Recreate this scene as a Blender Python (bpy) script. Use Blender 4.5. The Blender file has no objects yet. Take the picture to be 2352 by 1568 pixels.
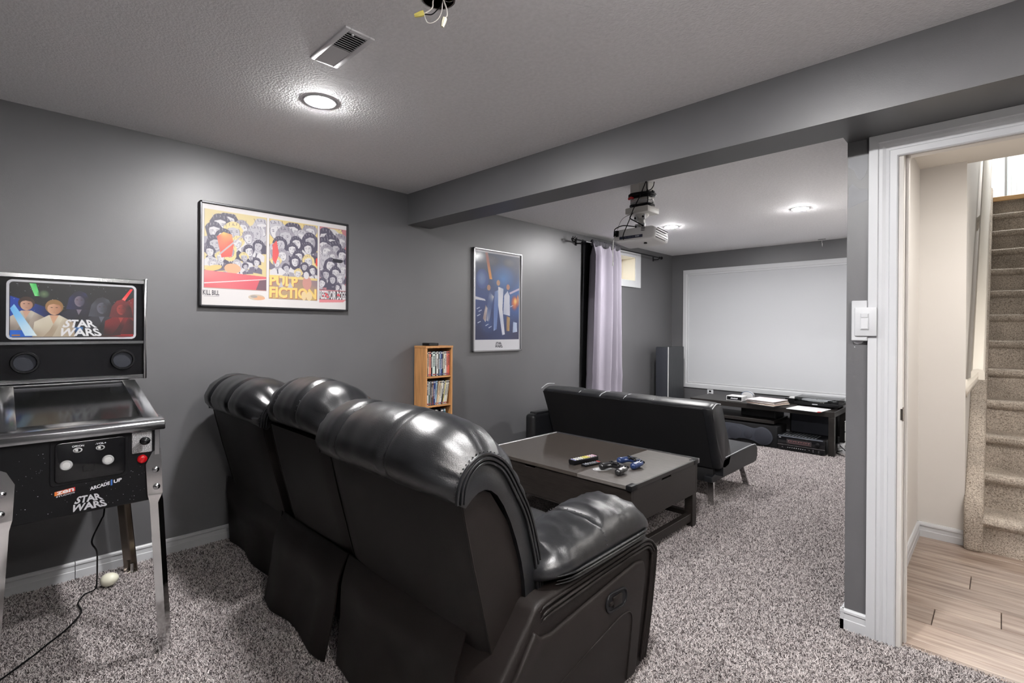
import bpy, bmesh, math, random
import numpy as np
from mathutils import Vector, Matrix, noise
random.seed(7)
C = bpy.context.collection
SC = bpy.context.scene
R = math.radians

# ------------------------------------------------------------------ camera, world, exposure
YAW, ROLL, F, Y0 = R(44.2532), R(-0.4266), 1154.12, 755.416
fw = Vector((-math.sin(YAW), math.cos(YAW), 0)); rt = Vector((math.cos(YAW), math.sin(YAW), 0)); up = Vector((0, 0, 1))
cr = rt * math.cos(ROLL) - up * math.sin(ROLL)
cu_ = up * math.cos(ROLL) + rt * math.sin(ROLL)
cam = bpy.data.cameras.new('camera'); cam.sensor_width = 36; cam.lens = F / 2352 * 36
cam.shift_y = -(784 - Y0) / 2352; cam.clip_start = 0.02
camo = bpy.data.objects.new('camera', cam); C.objects.link(camo)
camo.matrix_world = Matrix(((cr.x, cu_.x, -fw.x, 0), (cr.y, cu_.y, -fw.y, 0), (cr.z, cu_.z, -fw.z, 1.255), (0, 0, 0, 1)))
SC.camera = camo
w = bpy.data.worlds.new('world'); SC.world = w; w.use_nodes = True
w.node_tree.nodes['Background'].inputs[0].default_value = (0.80, 0.90, 1.0, 1)
w.node_tree.nodes['Background'].inputs[1].default_value = 2.2
vs = SC.view_settings
vs.view_transform = 'Standard'; vs.look = 'None'; vs.gamma = 1; vs.exposure = EXPOSURE = 0.68; vs.use_curve_mapping = False
LAMP = 840.0        # radiance of the ceiling lamps' lenses
UPLIGHT = 1700.0    # radiance of the bulb of the added fill lamp right of the camera
BOWL = 50.0       # radiance of its frosted glass bowl
H = 2.289          # ceiling
WX = -3.287        # left wall
FY = 6.561         # far wall
DY = 2.513         # door wall face

def area(name, loc, rot, sx, sy, power, col):
    l = bpy.data.lights.new(name, 'AREA'); l.shape = 'RECTANGLE'; l.size = sx; l.size_y = sy; l.energy = power; l.color = col
    o = bpy.data.objects.new(name, l); C.objects.link(o); o.location = loc; o.rotation_euler = rot
    return o
area('hall_ceiling_lamp', (0.45, 3.1, 2.235), (0, 0, 0), 0.5, 0.5, 17, (1, 0.955, 0.91))
area('upstairs_daylight', (0.5, 8.4, 4.75), (R(-25), 0, 0), 1.4, 1.4, 130, (0.95, 0.98, 1.0))

# ------------------------------------------------------------------ helpers
ORG = {}
def lin(c):
    return tuple((x / 12.92 if x <= .04045 else ((x + .055) / 1.055) ** 2.4) for x in (v / 255 for v in c))
def pmat(name, col, rough=.5, metal=0., spec=.5, coat=0., var=None, bump=None, emit=None, coat_rough=.1, stretch=None, var2=None):
    """Principled material; var=(scale, amount) colour noise, bump=(scale, strength, distance)."""
    m = bpy.data.materials.new(name); m.use_nodes = True
    nt = m.node_tree; b = nt.nodes['Principled BSDF']
    b.inputs['Base Color'].default_value = (*col, 1); b.inputs['Roughness'].default_value = rough
    b.inputs['Metallic'].default_value = metal; b.inputs['Specular IOR Level'].default_value = spec
    b.inputs['Coat Weight'].default_value = coat; b.inputs['Coat Roughness'].default_value = coat_rough
    if emit:
        b.inputs['Emission Color'].default_value = (*emit[0], 1); b.inputs['Emission Strength'].default_value = emit[1]
    tc = nt.nodes.new('ShaderNodeTexCoord'); src = tc.outputs['Object']
    if stretch:
        mp = nt.nodes.new('ShaderNodeMapping'); mp.inputs['Scale'].default_value = stretch
        nt.links.new(src, mp.inputs[0]); src = mp.outputs[0]
    if var:
        n = nt.nodes.new('ShaderNodeTexNoise'); n.inputs['Scale'].default_value = var[0]; n.inputs['Detail'].default_value = 5
        nt.links.new(src, n.inputs['Vector'])
        r = nt.nodes.new('ShaderNodeValToRGB'); a = var[1]
        r.color_ramp.elements[0].position = .3; r.color_ramp.elements[1].position = .7
        r.color_ramp.elements[0].color = (*[c * (1 - a) for c in col], 1); r.color_ramp.elements[1].color = (*[min(1, c * (1 + a)) for c in col], 1)
        if var2: r.color_ramp.elements[1].color = (*var2, 1)
        nt.links.new(n.outputs['Fac'], r.inputs[0]); nt.links.new(r.outputs[0], b.inputs['Base Color'])
    if bump:
        n = nt.nodes.new('ShaderNodeTexNoise'); n.inputs['Scale'].default_value = bump[0]; n.inputs['Detail'].default_value = 4
        nt.links.new(src, n.inputs['Vector'])
        bp = nt.nodes.new('ShaderNodeBump'); bp.inputs['Strength'].default_value = bump[1]; bp.inputs['Distance'].default_value = bump[2]
        nt.links.new(n.outputs['Fac'], bp.inputs['Height']); nt.links.new(bp.outputs[0], b.inputs['Normal'])
    return m
def glassmat(name, tint=(1, 1, 1), rough=.03, ior=1.5):
    m = bpy.data.materials.new(name); m.use_nodes = True; nt = m.node_tree; nt.nodes.clear()
    o = nt.nodes.new('ShaderNodeOutputMaterial'); mx = nt.nodes.new('ShaderNodeMixShader'); t = nt.nodes.new('ShaderNodeBsdfTransparent')
    g = nt.nodes.new('ShaderNodeBsdfGlossy'); fr = nt.nodes.new('ShaderNodeFresnel'); fr.inputs[0].default_value = ior
    t.inputs[0].default_value = (*tint, 1); g.inputs['Roughness'].default_value = rough
    for a, b in ((fr.outputs[0], mx.inputs[0]), (t.outputs[0], mx.inputs[1]), (g.outputs[0], mx.inputs[2]), (mx.outputs[0], o.inputs[0])): nt.links.new(a, b)
    return m

def circ(n, r=1, ph=0): return [(r * math.cos(ph + 2 * math.pi * i / n), r * math.sin(ph + 2 * math.pi * i / n)) for i in range(n)]
def mix(a, b, t): return a + (b - a) * t
def resample(pts, n):
    """n points evenly along a polyline of tuples."""
    P = [Vector(p) for p in pts]; L = [0]
    for a, b in zip(P, P[1:]): L.append(L[-1] + (b - a).length)
    out = []; k = 0
    for i in range(n):
        d = L[-1] * i / (n - 1)
        while k < len(P) - 2 and L[k + 1] < d: k += 1
        s = L[k + 1] - L[k]; out.append(P[k].lerp(P[k + 1], (d - L[k]) / s if s else 0))
    return out
def smooth_path(pts, n):
    """Catmull-Rom through the points."""
    P = [Vector(p) for p in pts]; P = [P[0] * 2 - P[1]] + P + [P[-1] * 2 - P[-2]]; out = []
    seg = len(P) - 3
    for i in range(n):
        u = seg * i / (n - 1); k = min(int(u), seg - 1); t = u - k; a, b, c, d = P[k:k + 4]
        out.append(.5 * ((2 * b) + (c - a) * t + (2 * a - 5 * b + 4 * c - d) * t * t + (3 * b - a - 3 * c + d) * t ** 3))
    return out

class MB:
    def __init__(s): s.bm = bmesh.new()
    def _new(s, n0, M):
        s.bm.verts.ensure_lookup_table()
        if M is not None:
            for v in s.bm.verts[n0:]: v.co = M @ v.co
    def box(s, x0, x1, y0, y1, z0, z1, r=0, seg=2, M=None):
        n0 = len(s.bm.verts)
        g = bmesh.ops.create_cube(s.bm, size=1, matrix=Matrix.Translation(((x0 + x1) / 2, (y0 + y1) / 2, (z0 + z1) / 2)) @ Matrix.Diagonal((abs(x1 - x0), abs(y1 - y0), abs(z1 - z0), 1)))
        if r:
            es = {e for v in g['verts'] for e in v.link_edges}
            bmesh.ops.bevel(s.bm, geom=list(es), offset=r, segments=seg, affect='EDGES', profile=.5)
        s._new(n0, M); return s
    def prism(s, pts, axis, a0, a1, r=0, seg=2, M=None):
        """polygon in the two other axes (in xyz order) extruded along axis."""
        n0 = len(s.bm.verts)
        def mk(p, a):
            q = list(p); q.insert('xyz'.index(axis), a); return s.bm.verts.new(q)
        A = [mk(p, a0) for p in pts]; B = [mk(p, a1) for p in pts]; n = len(pts)
        fs = [s.bm.faces.new(A[::-1]), s.bm.faces.new(B)] + [s.bm.faces.new((A[i], A[(i + 1) % n], B[(i + 1) % n], B[i])) for i in range(n)]
        bmesh.ops.recalc_face_normals(s.bm, faces=fs)
        if r:
            es = {e for v in A + B for e in v.link_edges}
            bmesh.ops.bevel(s.bm, geom=list(es), offset=r, segments=seg, affect='EDGES', profile=.5)
        s._new(n0, M); return s
    def loft(s, rings, caps=True, closed=True, M=None):
        n0 = len(s.bm.verts); V = [[s.bm.verts.new(p) for p in rg] for rg in rings]; fs = []
        for a, b in zip(V, V[1:]):
            n = len(a)
            for i in range(n if closed else n - 1):
                j = (i + 1) % n
                fs.append(s.bm.faces.new((a[i], a[j], b[j], b[i])))
        if caps:
            fs.append(s.bm.faces.new(V[0][::-1])); fs.append(s.bm.faces.new(V[-1]))
        bmesh.ops.recalc_face_normals(s.bm, faces=fs)
        s._new(n0, M); return s
    def tube(s, pts, r, n=8, closed=False, M=None, flat=None):
        P = [Vector(p) for p in pts]; rings = []; N = len(P); prev = None
        for i in range(N):
            if closed: t = P[(i + 1) % N] - P[i - 1]
            else: t = P[min(i + 1, N - 1)] - P[max(i - 1, 0)]
            t.normalize()
            if prev is None:
                a = Vector((0, 0, 1)) if abs(t.z) < .9 else Vector((1, 0, 0)); u = t.cross(a).normalized()
            else:
                u = prev - t * prev.dot(t); u = u.normalized() if u.length > 1e-6 else t.orthogonal().normalized()
            prev = u; v = t.cross(u); rr = r[i] if isinstance(r, (list, tuple)) else r
            rings.append([P[i] + u * (c * rr) + v * (d * rr * (flat or 1)) for c, d in circ(n)])
        if closed: rings.append(rings[0])
        return s.loft(rings, caps=not closed, M=M)
    def cyl(s, p0, p1, r0, r1=None, n=16, M=None): return s.tube([p0, p1], [r0, r0 if r1 is None else r1], n, M=M)
    def lathe(s, prof, c=(0, 0, 0), n=24, M=None):
        """profile (r, z) turned about the z axis at c."""
        rings = [[(c[0] + max(r, 1e-5) * a, c[1] + max(r, 1e-5) * b, c[2] + z) for a, b in circ(n)] for r, z in prof]
        return s.loft(rings, M=M)
    def ell(s, c, rad, u=16, v=10, M=None, e=1.0):
        rings = []
        sg = lambda q: math.copysign(abs(q) ** e, q)
        for i in range(1, v):
            th = math.pi * i / v
            rings.append([(c[0] + rad[0] * sg(math.sin(th)) * sg(a), c[1] + rad[1] * sg(math.sin(th)) * sg(b), c[2] - rad[2] * sg(math.cos(th))) for a, b in circ(u)])
        return s.loft(rings, M=M)
    def build(s, name, mat, parent=None, label=None, smooth=35, kind=None, sub=0, col=None):
        bm = s.bm; me = bpy.data.meshes.new(name)
        bmesh.ops.remove_doubles(bm, verts=bm.verts, dist=1e-6) if len(bm.verts) < 4000 else None
        bm.verts.ensure_lookup_table()
        if parent is not None: org = ORG[parent.name]
        else:
            xs = [v.co for v in bm.verts]
            org = Vector(((min(v.x for v in xs) + max(v.x for v in xs)) / 2, (min(v.y for v in xs) + max(v.y for v in xs)) / 2, min(v.z for v in xs)))
        for v in bm.verts: v.co -= org
        bm.to_mesh(me); bm.free()
        if smooth:
            me.polygons.foreach_set('use_smooth', [True] * len(me.polygons)); me.set_sharp_from_angle(angle=R(smooth))
        o = bpy.data.objects.new(name, me); C.objects.link(o)
        if isinstance(mat, (list, tuple)):
            for q in mat: me.materials.append(q)
        else: me.materials.append(mat)
        if parent is not None: o.parent = parent
        else: o.location = org
        ORG[o.name] = org
        if label: o['label'] = label
        if kind: o['kind'] = kind
        if sub:
            md = o.modifiers.new('subdivision', 'SUBSURF'); md.levels = md.render_levels = sub
        return o
def tag(o, label, cat, group=None):
    o['label'] = label; o['category'] = cat
    if group: o['group'] = group
    return o
def thing(name, label, cat, loc=(0, 0, 0), rz=0, group=None, local=False):
    o = bpy.data.objects.new(name, None); C.objects.link(o); o.empty_display_size = .05
    o.location = loc; o.rotation_euler = (0, 0, rz); ORG[o.name] = Vector((0, 0, 0)) if local else Vector(loc)
    return tag(o, label, cat, group)
def struct(mb, name, mat, parent=None, smooth=0):
    o = mb.build(name, mat, parent, smooth=smooth); o['kind'] = 'structure'; return o
def sroot(name):
    o = bpy.data.objects.new(name, None); C.objects.link(o); o['kind'] = 'structure'; ORG[o.name] = Vector((0, 0, 0)); return o
def copy_tree(o, parent=None):
    c = o.copy(); C.objects.link(c); ORG[c.name] = ORG[o.name]
    if parent: c.parent = parent
    for ch in list(o.children): copy_tree(ch, c)
    return c

_txt = {}
def text2d(body, bold=0.0):
    """flat text as (points, faces) normalised to a 1 x 1 box."""
    k = (body, bold)
    if k not in _txt:
        cu = bpy.data.curves.new('t', 'FONT'); cu.body = body; cu.offset = bold; cu.resolution_u = 3
        o = bpy.data.objects.new('t', cu); C.objects.link(o); bpy.context.view_layer.update()
        me = bpy.data.meshes.new_from_object(o.evaluated_get(bpy.context.evaluated_depsgraph_get()))
        P = [(v.co.x, v.co.y) for v in me.vertices]; Fc = [tuple(p.vertices) for p in me.polygons]
        x0, x1 = min(p[0] for p in P), max(p[0] for p in P); y0, y1 = min(p[1] for p in P), max(p[1] for p in P)
        _txt[k] = ([((x - x0) / (x1 - x0), (y - y0) / (y1 - y0)) for x, y in P], Fc)
        bpy.data.objects.remove(o); bpy.data.curves.remove(cu); bpy.data.meshes.remove(me)
    return _txt[k]
def quadmap(q):
    """bilinear map of the unit square to corners bl, br, tr, tl."""
    a, b, c, d = [Vector(p) for p in q]
    return lambda u, v: (a.lerp(b, u)).lerp(d.lerp(c, u), v)
def vcolmat(name, rough=.5, coat=0., coat_rough=.08):
    m = bpy.data.materials.new(name); m.use_nodes = True; nt = m.node_tree; b = nt.nodes['Principled BSDF']
    b.inputs['Roughness'].default_value = rough; b.inputs['Coat Weight'].default_value = coat; b.inputs['Coat Roughness'].default_value = coat_rough
    a = nt.nodes.new('ShaderNodeVertexColor'); a.layer_name = 'print'; nt.links.new(a.outputs[0], b.inputs['Base Color'])
    return m
class Print:
    """flat print on a plane: shapes in (u, v) metres, each layer a hair in front of the last, ink colours in a colour attribute."""
    def __init__(s, o, u, v, n, step=4e-5): s.o, s.u, s.v, s.n = Vector(o), Vector(u), Vector(v), Vector(n); s.V = []; s.F = []; s.K = []; s.l = 0; s.step = step
    def P(s, x, y): return s.o + s.u * x + s.v * y + s.n * (s.l * s.step)
    def poly(s, pts, col, flat=False):
        s.l += 0 if flat else 1; b = len(s.V); s.V += [s.P(*p) for p in pts]; s.F.append(tuple(range(b, b + len(pts))))
        s.K.append([lin(c) for c in col] if isinstance(col, list) else [lin(col)] * len(pts))
    def rect(s, x0, y0, x1, y1, col): s.poly([(x0, y0), (x1, y0), (x1, y1), (x0, y1)], col)
    def oval(s, x, y, a, b, col, n=18, rot=0, flat=False):
        c_, s_ = math.cos(rot), math.sin(rot); s.poly([(x + a * p * c_ - b * q * s_, y + a * p * s_ + b * q * c_) for p, q in circ(n)], col, flat)
    def glow(s, x, y, a, b, col, edge, n=20):
        s.l += 1; cc = s.P(x, y); base = len(s.V); s.V.append(cc); s.V += [s.P(x + a * p, y + b * q) for p, q in circ(n)]
        for i in range(n): s.F.append((base, base + 1 + i, base + 1 + (i + 1) % n)); s.K.append([lin(col), lin(edge), lin(edge)])
    def text(s, body, q, col, bold=0.0):
        s.l += 1; P, Fc = text2d(body, bold); m = quadmap([(*p, 0) for p in q]); b = len(s.V)
        for x, y in P:
            r = m(x, y); s.V.append(s.P(r.x, r.y))
        for f in Fc: s.F.append(tuple(b + i for i in f)); s.K.append([lin(col)] * len(f))
    def build(s, name, mat, parent, label=None):
        me = bpy.data.meshes.new(name); org = ORG[parent.name]; me.from_pydata([v - org for v in s.V], [], s.F)
        at = me.color_attributes.new('print', 'FLOAT_COLOR', 'CORNER'); k = 0
        for f in s.K:
            for c in f: at.data[k].color = (*c, 1); k += 1
        o = bpy.data.objects.new(name, me); C.objects.link(o); me.materials.append(mat); o.parent = parent; ORG[o.name] = org
        if label: o['label'] = label
        return o

class Raster(Print):
    """the same drawing calls inked into one flat sheet of small coloured cells (a truly flat print)."""
    def __init__(s, o, u, v, n, w, h, nx, ny):
        super().__init__(o, u, v, n); s.w, s.h, s.nx, s.ny = w, h, nx, ny; s.a = np.zeros((ny * 2, nx * 2, 3)); s.m = np.zeros((ny * 2, nx * 2), bool)
    def _mask(s, pts):
        P = np.array(pts, float) * [s.nx * 2 / s.w, s.ny * 2 / s.h]
        x0, y0 = np.maximum(np.floor(P.min(0)).astype(int), 0); x1, y1 = np.minimum(np.ceil(P.max(0)).astype(int) + 1, [s.nx * 2, s.ny * 2])
        if x1 <= x0 or y1 <= y0: return None
        X, Y = np.meshgrid(np.arange(x0, x1) + .5, np.arange(y0, y1) + .5); k = np.zeros(X.shape, bool)
        for (ax, ay), (bx, by) in zip(P, np.roll(P, -1, 0)):
            if ay == by: continue
            k ^= ((ay > Y) != (by > Y)) & (X < (bx - ax) * (Y - ay) / (by - ay) + ax)
        return (slice(y0, y1), slice(x0, x1)), k, X, Y, P
    def poly(s, pts, col, flat=False):
        r = s._mask(pts)
        if r is None: return
        sl, k, X, Y, P = r
        if isinstance(col, list):
            W = np.stack([1 / ((X - p[0]) ** 2 + (Y - p[1]) ** 2 + .5) for p in P], -1); W /= W.sum(-1, keepdims=True); c = W @ np.array(col, float)
        else: c = np.broadcast_to(np.array(col, float), X.shape + (3,))
        s.a[sl][k] = c[k]; s.m[sl] |= k
    def glow(s, x, y, a, b, col, edge, n=20):
        r = s._mask([(x + a * p, y + b * q) for p, q in circ(28)])
        if r is None: return
        sl, k, X, Y, P = r; t = np.sqrt(((X * s.w / s.nx / 2 - x) / a) ** 2 + ((Y * s.h / s.ny / 2 - y) / b) ** 2).clip(0, 1)[..., None]
        f = (1 - t ** 2) ** 1.2; c = np.array(col, float) * (1 - t) + np.array(edge, float) * t; old = s.a[sl]
        s.a[sl][k] = (old * (1 - np.minimum(1, f * 1.6)) + c * np.minimum(1, f * 1.6))[k]
    def text(s, body, q, col, bold=0.0):
        P, Fc = text2d(body, bold); m = quadmap([(*p, 0) for p in q]); T = [m(x, y) for x, y in P]
        for f in Fc: s.poly([(T[i].x, T[i].y) for i in f], col)
    def build(s, name, mat, parent, label=None):
        nx, ny = s.nx, s.ny; A4 = s.a.reshape(ny, 2, nx, 2, 3).mean((1, 3)) / 255; keep = s.m.reshape(ny, 2, nx, 2).any((1, 3)).ravel()
        L_ = np.where(A4 <= .04045, A4 / 12.92, ((A4 + .055) / 1.055) ** 2.4).reshape(-1, 3)[keep]
        L_ = L_ * .66; org = ORG[parent.name]; b = s.o - org
        gx, gy = np.meshgrid(np.linspace(0, s.w, nx + 1), np.linspace(0, s.h, ny + 1))
        V = np.array(b) + gx.reshape(-1, 1) * np.array(s.u) + gy.reshape(-1, 1) * np.array(s.v)
        i = (np.arange(ny)[:, None] * (nx + 1) + np.arange(nx)[None, :]).ravel()[keep]; Fq = np.stack([i, i + 1, i + nx + 2, i + nx + 1], 1).astype(np.int32); nf = len(Fq)
        me = bpy.data.meshes.new(name); me.vertices.add(len(V)); me.vertices.foreach_set('co', V.astype(np.float32).ravel())
        me.loops.add(nf * 4); me.loops.foreach_set('vertex_index', Fq.ravel()); me.polygons.add(nf); me.polygons.foreach_set('loop_start', np.arange(0, nf * 4, 4, dtype=np.int32)); me.update(calc_edges=True); me.validate()
        at = me.color_attributes.new('print', 'FLOAT_COLOR', 'CORNER'); at.data.foreach_set('color', np.repeat(np.c_[L_, np.ones(nf)], 4, 0).astype(np.float32).ravel())
        o = bpy.data.objects.new(name, me); C.objects.link(o); me.materials.append(mat); o.parent = parent; ORG[o.name] = org
        if label: o['label'] = label
        return o

# ------------------------------------------------------------------ materials
M = {}
M['wall'] = pmat('grey_eggshell_paint', (.098, .098, .103), .43, spec=.8, bump=(260, .10, .002), var=(3, .05))
M['ceil'] = pmat('stippled_ceiling_paint', (.80, .795, .81), .85, bump=(110, .36, .010), var=(60, .05))
M['white'] = pmat('white_trim_paint', (.53, .54, .56), .40)
M['cream'] = pmat('cream_wall_paint', (.66, .635, .605), .6, bump=(300, .05, .002))
M['hallceil'] = pmat('hall_ceiling_paint', (.76, .72, .66), .7)
M['screen'] = pmat('screen_paint', (.50, .512, .535), .7)
M['screenframe'] = pmat('screen_moulding_paint', (.545, .555, .575), .45)
M['leather'] = pmat('black_bonded_leather', (.0085, .0088, .0100), .31, spec=.6, bump=(420, .20, .003), var=(5, .25))
M['leatherside'] = pmat('warm_lit_black_vinyl', (.0085, .0064, .0058), .50, spec=.20, bump=(420, .14, .003))  # brown tint puts warm light on the sofa's sides into the colour
M['stitch'] = pmat('black_thread', (.05, .05, .055), .55)
M['futon'] = pmat('black_faux_leather', (.010, .0105, .0125), .42, spec=.38, bump=(300, .10, .003))
M['futonback'] = pmat('black_lining_cloth', (.007, .007, .008), .65, spec=.3)
M['seam'] = pmat('grey_piping', (.35, .36, .38), .4)
M['chrome'] = pmat('chrome', (.80, .80, .80), .09, metal=1)
M['steel'] = pmat('brushed_steel', (.52, .53, .55), .17, metal=1, bump=(90, .05, .002), stretch=(1, 8, 1))
M['brass'] = pmat('bronze_chrome', (.46, .41, .36), .2, metal=1)
M['blackgloss'] = pmat('black_gloss_plastic', (.006, .006, .007), .12, spec=.4, coat=.1)
M['black'] = pmat('black_plastic', (.007, .007, .008), .38, spec=.16)
M['blackmatte'] = pmat('black_matte', (.008, .008, .009), .8, spec=.2)
M['grille'] = pmat('speaker_cloth', (.018, .020, .028), .85, bump=(900, .4, .001))
M['espresso'] = pmat('espresso_wood', (.011, .0088, .0078), .42, var=(9, .35), stretch=(1, 14, 14), bump=(60, .06, .002))
M['tablegloss'] = pmat('worn_dark_tabletop_gloss', (.060, .051, .045), .11, var=(10, .30), stretch=(1.2, 12, 12), bump=(50, .03, .002))
M['tablematte'] = pmat('worn_dark_tabletop_satin', (.105, .095, .088), .38, var=(10, .30), stretch=(1.2, 12, 12), bump=(50, .05, .002))
M['tableside'] = pmat('dark_walnut_side', (.0155, .0125, .011), .40, spec=.35, var=(10, .35), stretch=(1.2, 12, 12), bump=(50, .05, .002))
M['oak'] = pmat('oak_veneer', lin((190, 138, 88)), .45, var=(9, .22), stretch=(10, 10, .8), bump=(60, .05, .002))
M['oakshelf'] = pmat('oak_veneer_shelf', lin((190, 138, 88)), .45, var=(9, .22), stretch=(10, .8, 10))
M['curtain'] = pmat('grey_curtain_cloth', lin((146, 141, 152)), .85, spec=.2, bump=(900, .12, .001))
M['projector'] = pmat('white_plastic', (.66, .66, .66), .42)
M['ivory'] = pmat('ivory_plastic', (.62, .61, .58), .5)
M['print'] = vcolmat('glazed_print', .5, .5)
M['ink'] = vcolmat('matte_print', .45, 0)
M['glossprint'] = vcolmat('gloss_print', .45, .15, .12)
M['framedark'] = pmat('dark_metal_frame', (.05, .05, .055), .35, metal=.6)
M['framesilver'] = pmat('silver_frame', (.30, .30, .31), .30, metal=.9)
M['pane'] = glassmat('clear_glass', (.97, .98, .98))
M['acrylic'] = glassmat('scratched_acrylic', (.86, .86, .87), .10, 1.55)
M['lens'] = pmat('lamp_lens', (.9, .9, .9), .5, emit=((1.0, .985, .975), LAMP))
M['red'] = pmat('red_plastic', (.55, .005, .01), .25, coat=.5)
M['lightgrey'] = pmat('light_grey_plastic', (.50, .50, .51), .35)
M['egg'] = pmat('cream_plastic', (.78, .76, .62), .28)
M['wirewhite'] = pmat('white_wire', (.62, .58, .55), .5)
M['yellow'] = pmat('yellow_wire_nut', (.72, .62, .16), .45)
M['pale'] = pmat('pale_wire_nut', (.72, .70, .55), .5)
M['rust'] = pmat('dark_metal_box', (.30, .23, .21), .6, var=(40, .5))
M['blue'] = pmat('dark_blue_plastic', (.012, .030, .105), .30, coat=.3)
M['ctrlblack'] = pmat('black_controller_plastic', (.012, .012, .013), .28, coat=.3)
M['handrail'] = pmat('cream_gloss_paint', (.74, .70, .63), .3)
M['stairwood'] = pmat('pine_edge', lin((218, 178, 128)), .5, var=(12, .15), stretch=(1, 12, 12))
M['vent'] = pmat('white_vent_enamel', (.62, .62, .64), .4)
M['darkvoid'] = pmat('opening_shade', (.02, .02, .022), .8)
M['paper'] = pmat('paper', (.70, .68, .66), .6)

def carpetmat(name, dark, light, scale, warm=0):
    m = bpy.data.materials.new(name); m.use_nodes = True; nt = m.node_tree; b = nt.nodes['Principled BSDF']
    tc = nt.nodes.new('ShaderNodeTexCoord'); b.inputs['Roughness'].default_value = .95; b.inputs['Specular IOR Level'].default_value = .1
    wv = nt.nodes.new('ShaderNodeTexNoise'); wv.inputs['Scale'].default_value = scale; wv.inputs['Detail'].default_value = 3; wv.inputs['Roughness'].default_value = .65; wv.inputs['Distortion'].default_value = .6
    nt.links.new(tc.outputs['Object'], wv.inputs['Vector'])
    rp = nt.nodes.new('ShaderNodeValToRGB'); el = rp.color_ramp.elements
    el[0].position = .36; el[0].color = (*dark, 1); el[1].position = .60; el[1].color = (*light, 1)
    e = el.new(.46); e.color = (*[mix(a, b_, .5) for a, b_ in zip(dark, light)], 1)
    nt.links.new(wv.outputs['Fac'], rp.inputs[0])
    big = nt.nodes.new('ShaderNodeTexNoise'); big.inputs['Scale'].default_value = 5.5; big.inputs['Detail'].default_value = 3
    nt.links.new(tc.outputs['Object'], big.inputs['Vector'])
    r2 = nt.nodes.new('ShaderNodeValToRGB'); r2.color_ramp.elements[0].position = .35; r2.color_ramp.elements[1].position = .65
    r2.color_ramp.elements[0].color = (.80, .80, .80, 1); r2.color_ramp.elements[1].color = (1.05, 1.05, 1.05, 1)
    nt.links.new(big.outputs['Fac'], r2.inputs[0])
    mu = nt.nodes.new('ShaderNodeMix'); mu.data_type = 'RGBA'; mu.blend_type = 'MULTIPLY'; mu.inputs[0].default_value = 1
    nt.links.new(rp.outputs[0], mu.inputs[6]); nt.links.new(r2.outputs[0], mu.inputs[7]); nt.links.new(mu.outputs[2], b.inputs['Base Color'])
    bp = nt.nodes.new('ShaderNodeBump'); bp.inputs['Strength'].default_value = .9; bp.inputs['Distance'].default_value = .012
    nt.links.new(wv.outputs['Fac'], bp.inputs['Height']); nt.links.new(bp.outputs[0], b.inputs['Normal'])
    return m
M['carpet'] = carpetmat('grey_frieze_carpet', lin((34, 30, 31)), lin((190, 185, 185)), 120)
M['staircarpet'] = carpetmat('beige_frieze_carpet', lin((142, 129, 116)), lin((220, 209, 196)), 150)

def plankmat():
    m = bpy.data.materials.new('laminate_planks'); m.use_nodes = True; nt = m.node_tree; b = nt.nodes['Principled BSDF']
    b.inputs['Roughness'].default_value = .33
    tc = nt.nodes.new('ShaderNodeTexCoord'); mp = nt.nodes.new('ShaderNodeMapping'); mp.inputs['Scale'].default_value = (1.5, 18, 18)
    oi = nt.nodes.new('ShaderNodeObjectInfo'); ad = nt.nodes.new('ShaderNodeVectorMath'); ad.operation = 'ADD'
    nt.links.new(tc.outputs['Object'], mp.inputs[0]); nt.links.new(mp.outputs[0], ad.inputs[0]); nt.links.new(oi.outputs['Random'], ad.inputs[1])
    n = nt.nodes.new('ShaderNodeTexNoise'); n.inputs['Scale'].default_value = 2.2; n.inputs['Detail'].default_value = 5; nt.links.new(ad.outputs[0], n.inputs['Vector'])
    r = nt.nodes.new('ShaderNodeValToRGB'); r.color_ramp.elements[0].position = .3; r.color_ramp.elements[1].position = .72
    r.color_ramp.elements[0].color = (*lin((116, 97, 86)), 1); r.color_ramp.elements[1].color = (*lin((172, 156, 143)), 1)
    nt.links.new(n.outputs['Fac'], r.inputs[0])
    h = nt.nodes.new('ShaderNodeHueSaturation'); mr = nt.nodes.new('ShaderNodeMapRange'); mr.inputs[3].default_value = .78; mr.inputs[4].default_value = 1.12
    nt.links.new(oi.outputs['Random'], mr.inputs[0]); nt.links.new(mr.outputs[0], h.inputs['Value']); nt.links.new(r.outputs[0], h.inputs['Color']); nt.links.new(h.outputs[0], b.inputs['Base Color'])
    return m
M['plank'] = plankmat()

def pilemat():
    m = bpy.data.materials.new('carpet_strands'); m.use_nodes = True; nt = m.node_tree; b = nt.nodes['Principled BSDF']
    b.inputs['Roughness'].default_value = .8; b.inputs['Specular IOR Level'].default_value = .15
    oi = nt.nodes.new('ShaderNodeObjectInfo'); rp = nt.nodes.new('ShaderNodeValToRGB'); el = rp.color_ramp.elements
    el[0].position = 0; el[0].color = (*lin((50, 44, 45)), 1); el[1].position = 1; el[1].color = (*lin((218, 211, 210)), 1)
    e = el.new(.30); e.color = (*lin((118, 110, 110)), 1); e = el.new(.55); e.color = (*lin((184, 177, 176)), 1)
    nt.links.new(oi.outputs['Random'], rp.inputs[0]); nt.links.new(rp.outputs[0], b.inputs['Base Color'])
    return m
M['pile'] = pilemat()
# ------------------------------------------------------------------ room shell
HX0, HX1 = -0.366, 1.0          # hallway
struct(MB().box(WX - .3, 2.3, -2.3, 2.56, -.06, 0).box(WX - .3, -.40, 2.56, FY + .1, -.06, 0), 'floor', M['carpet'])
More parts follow.
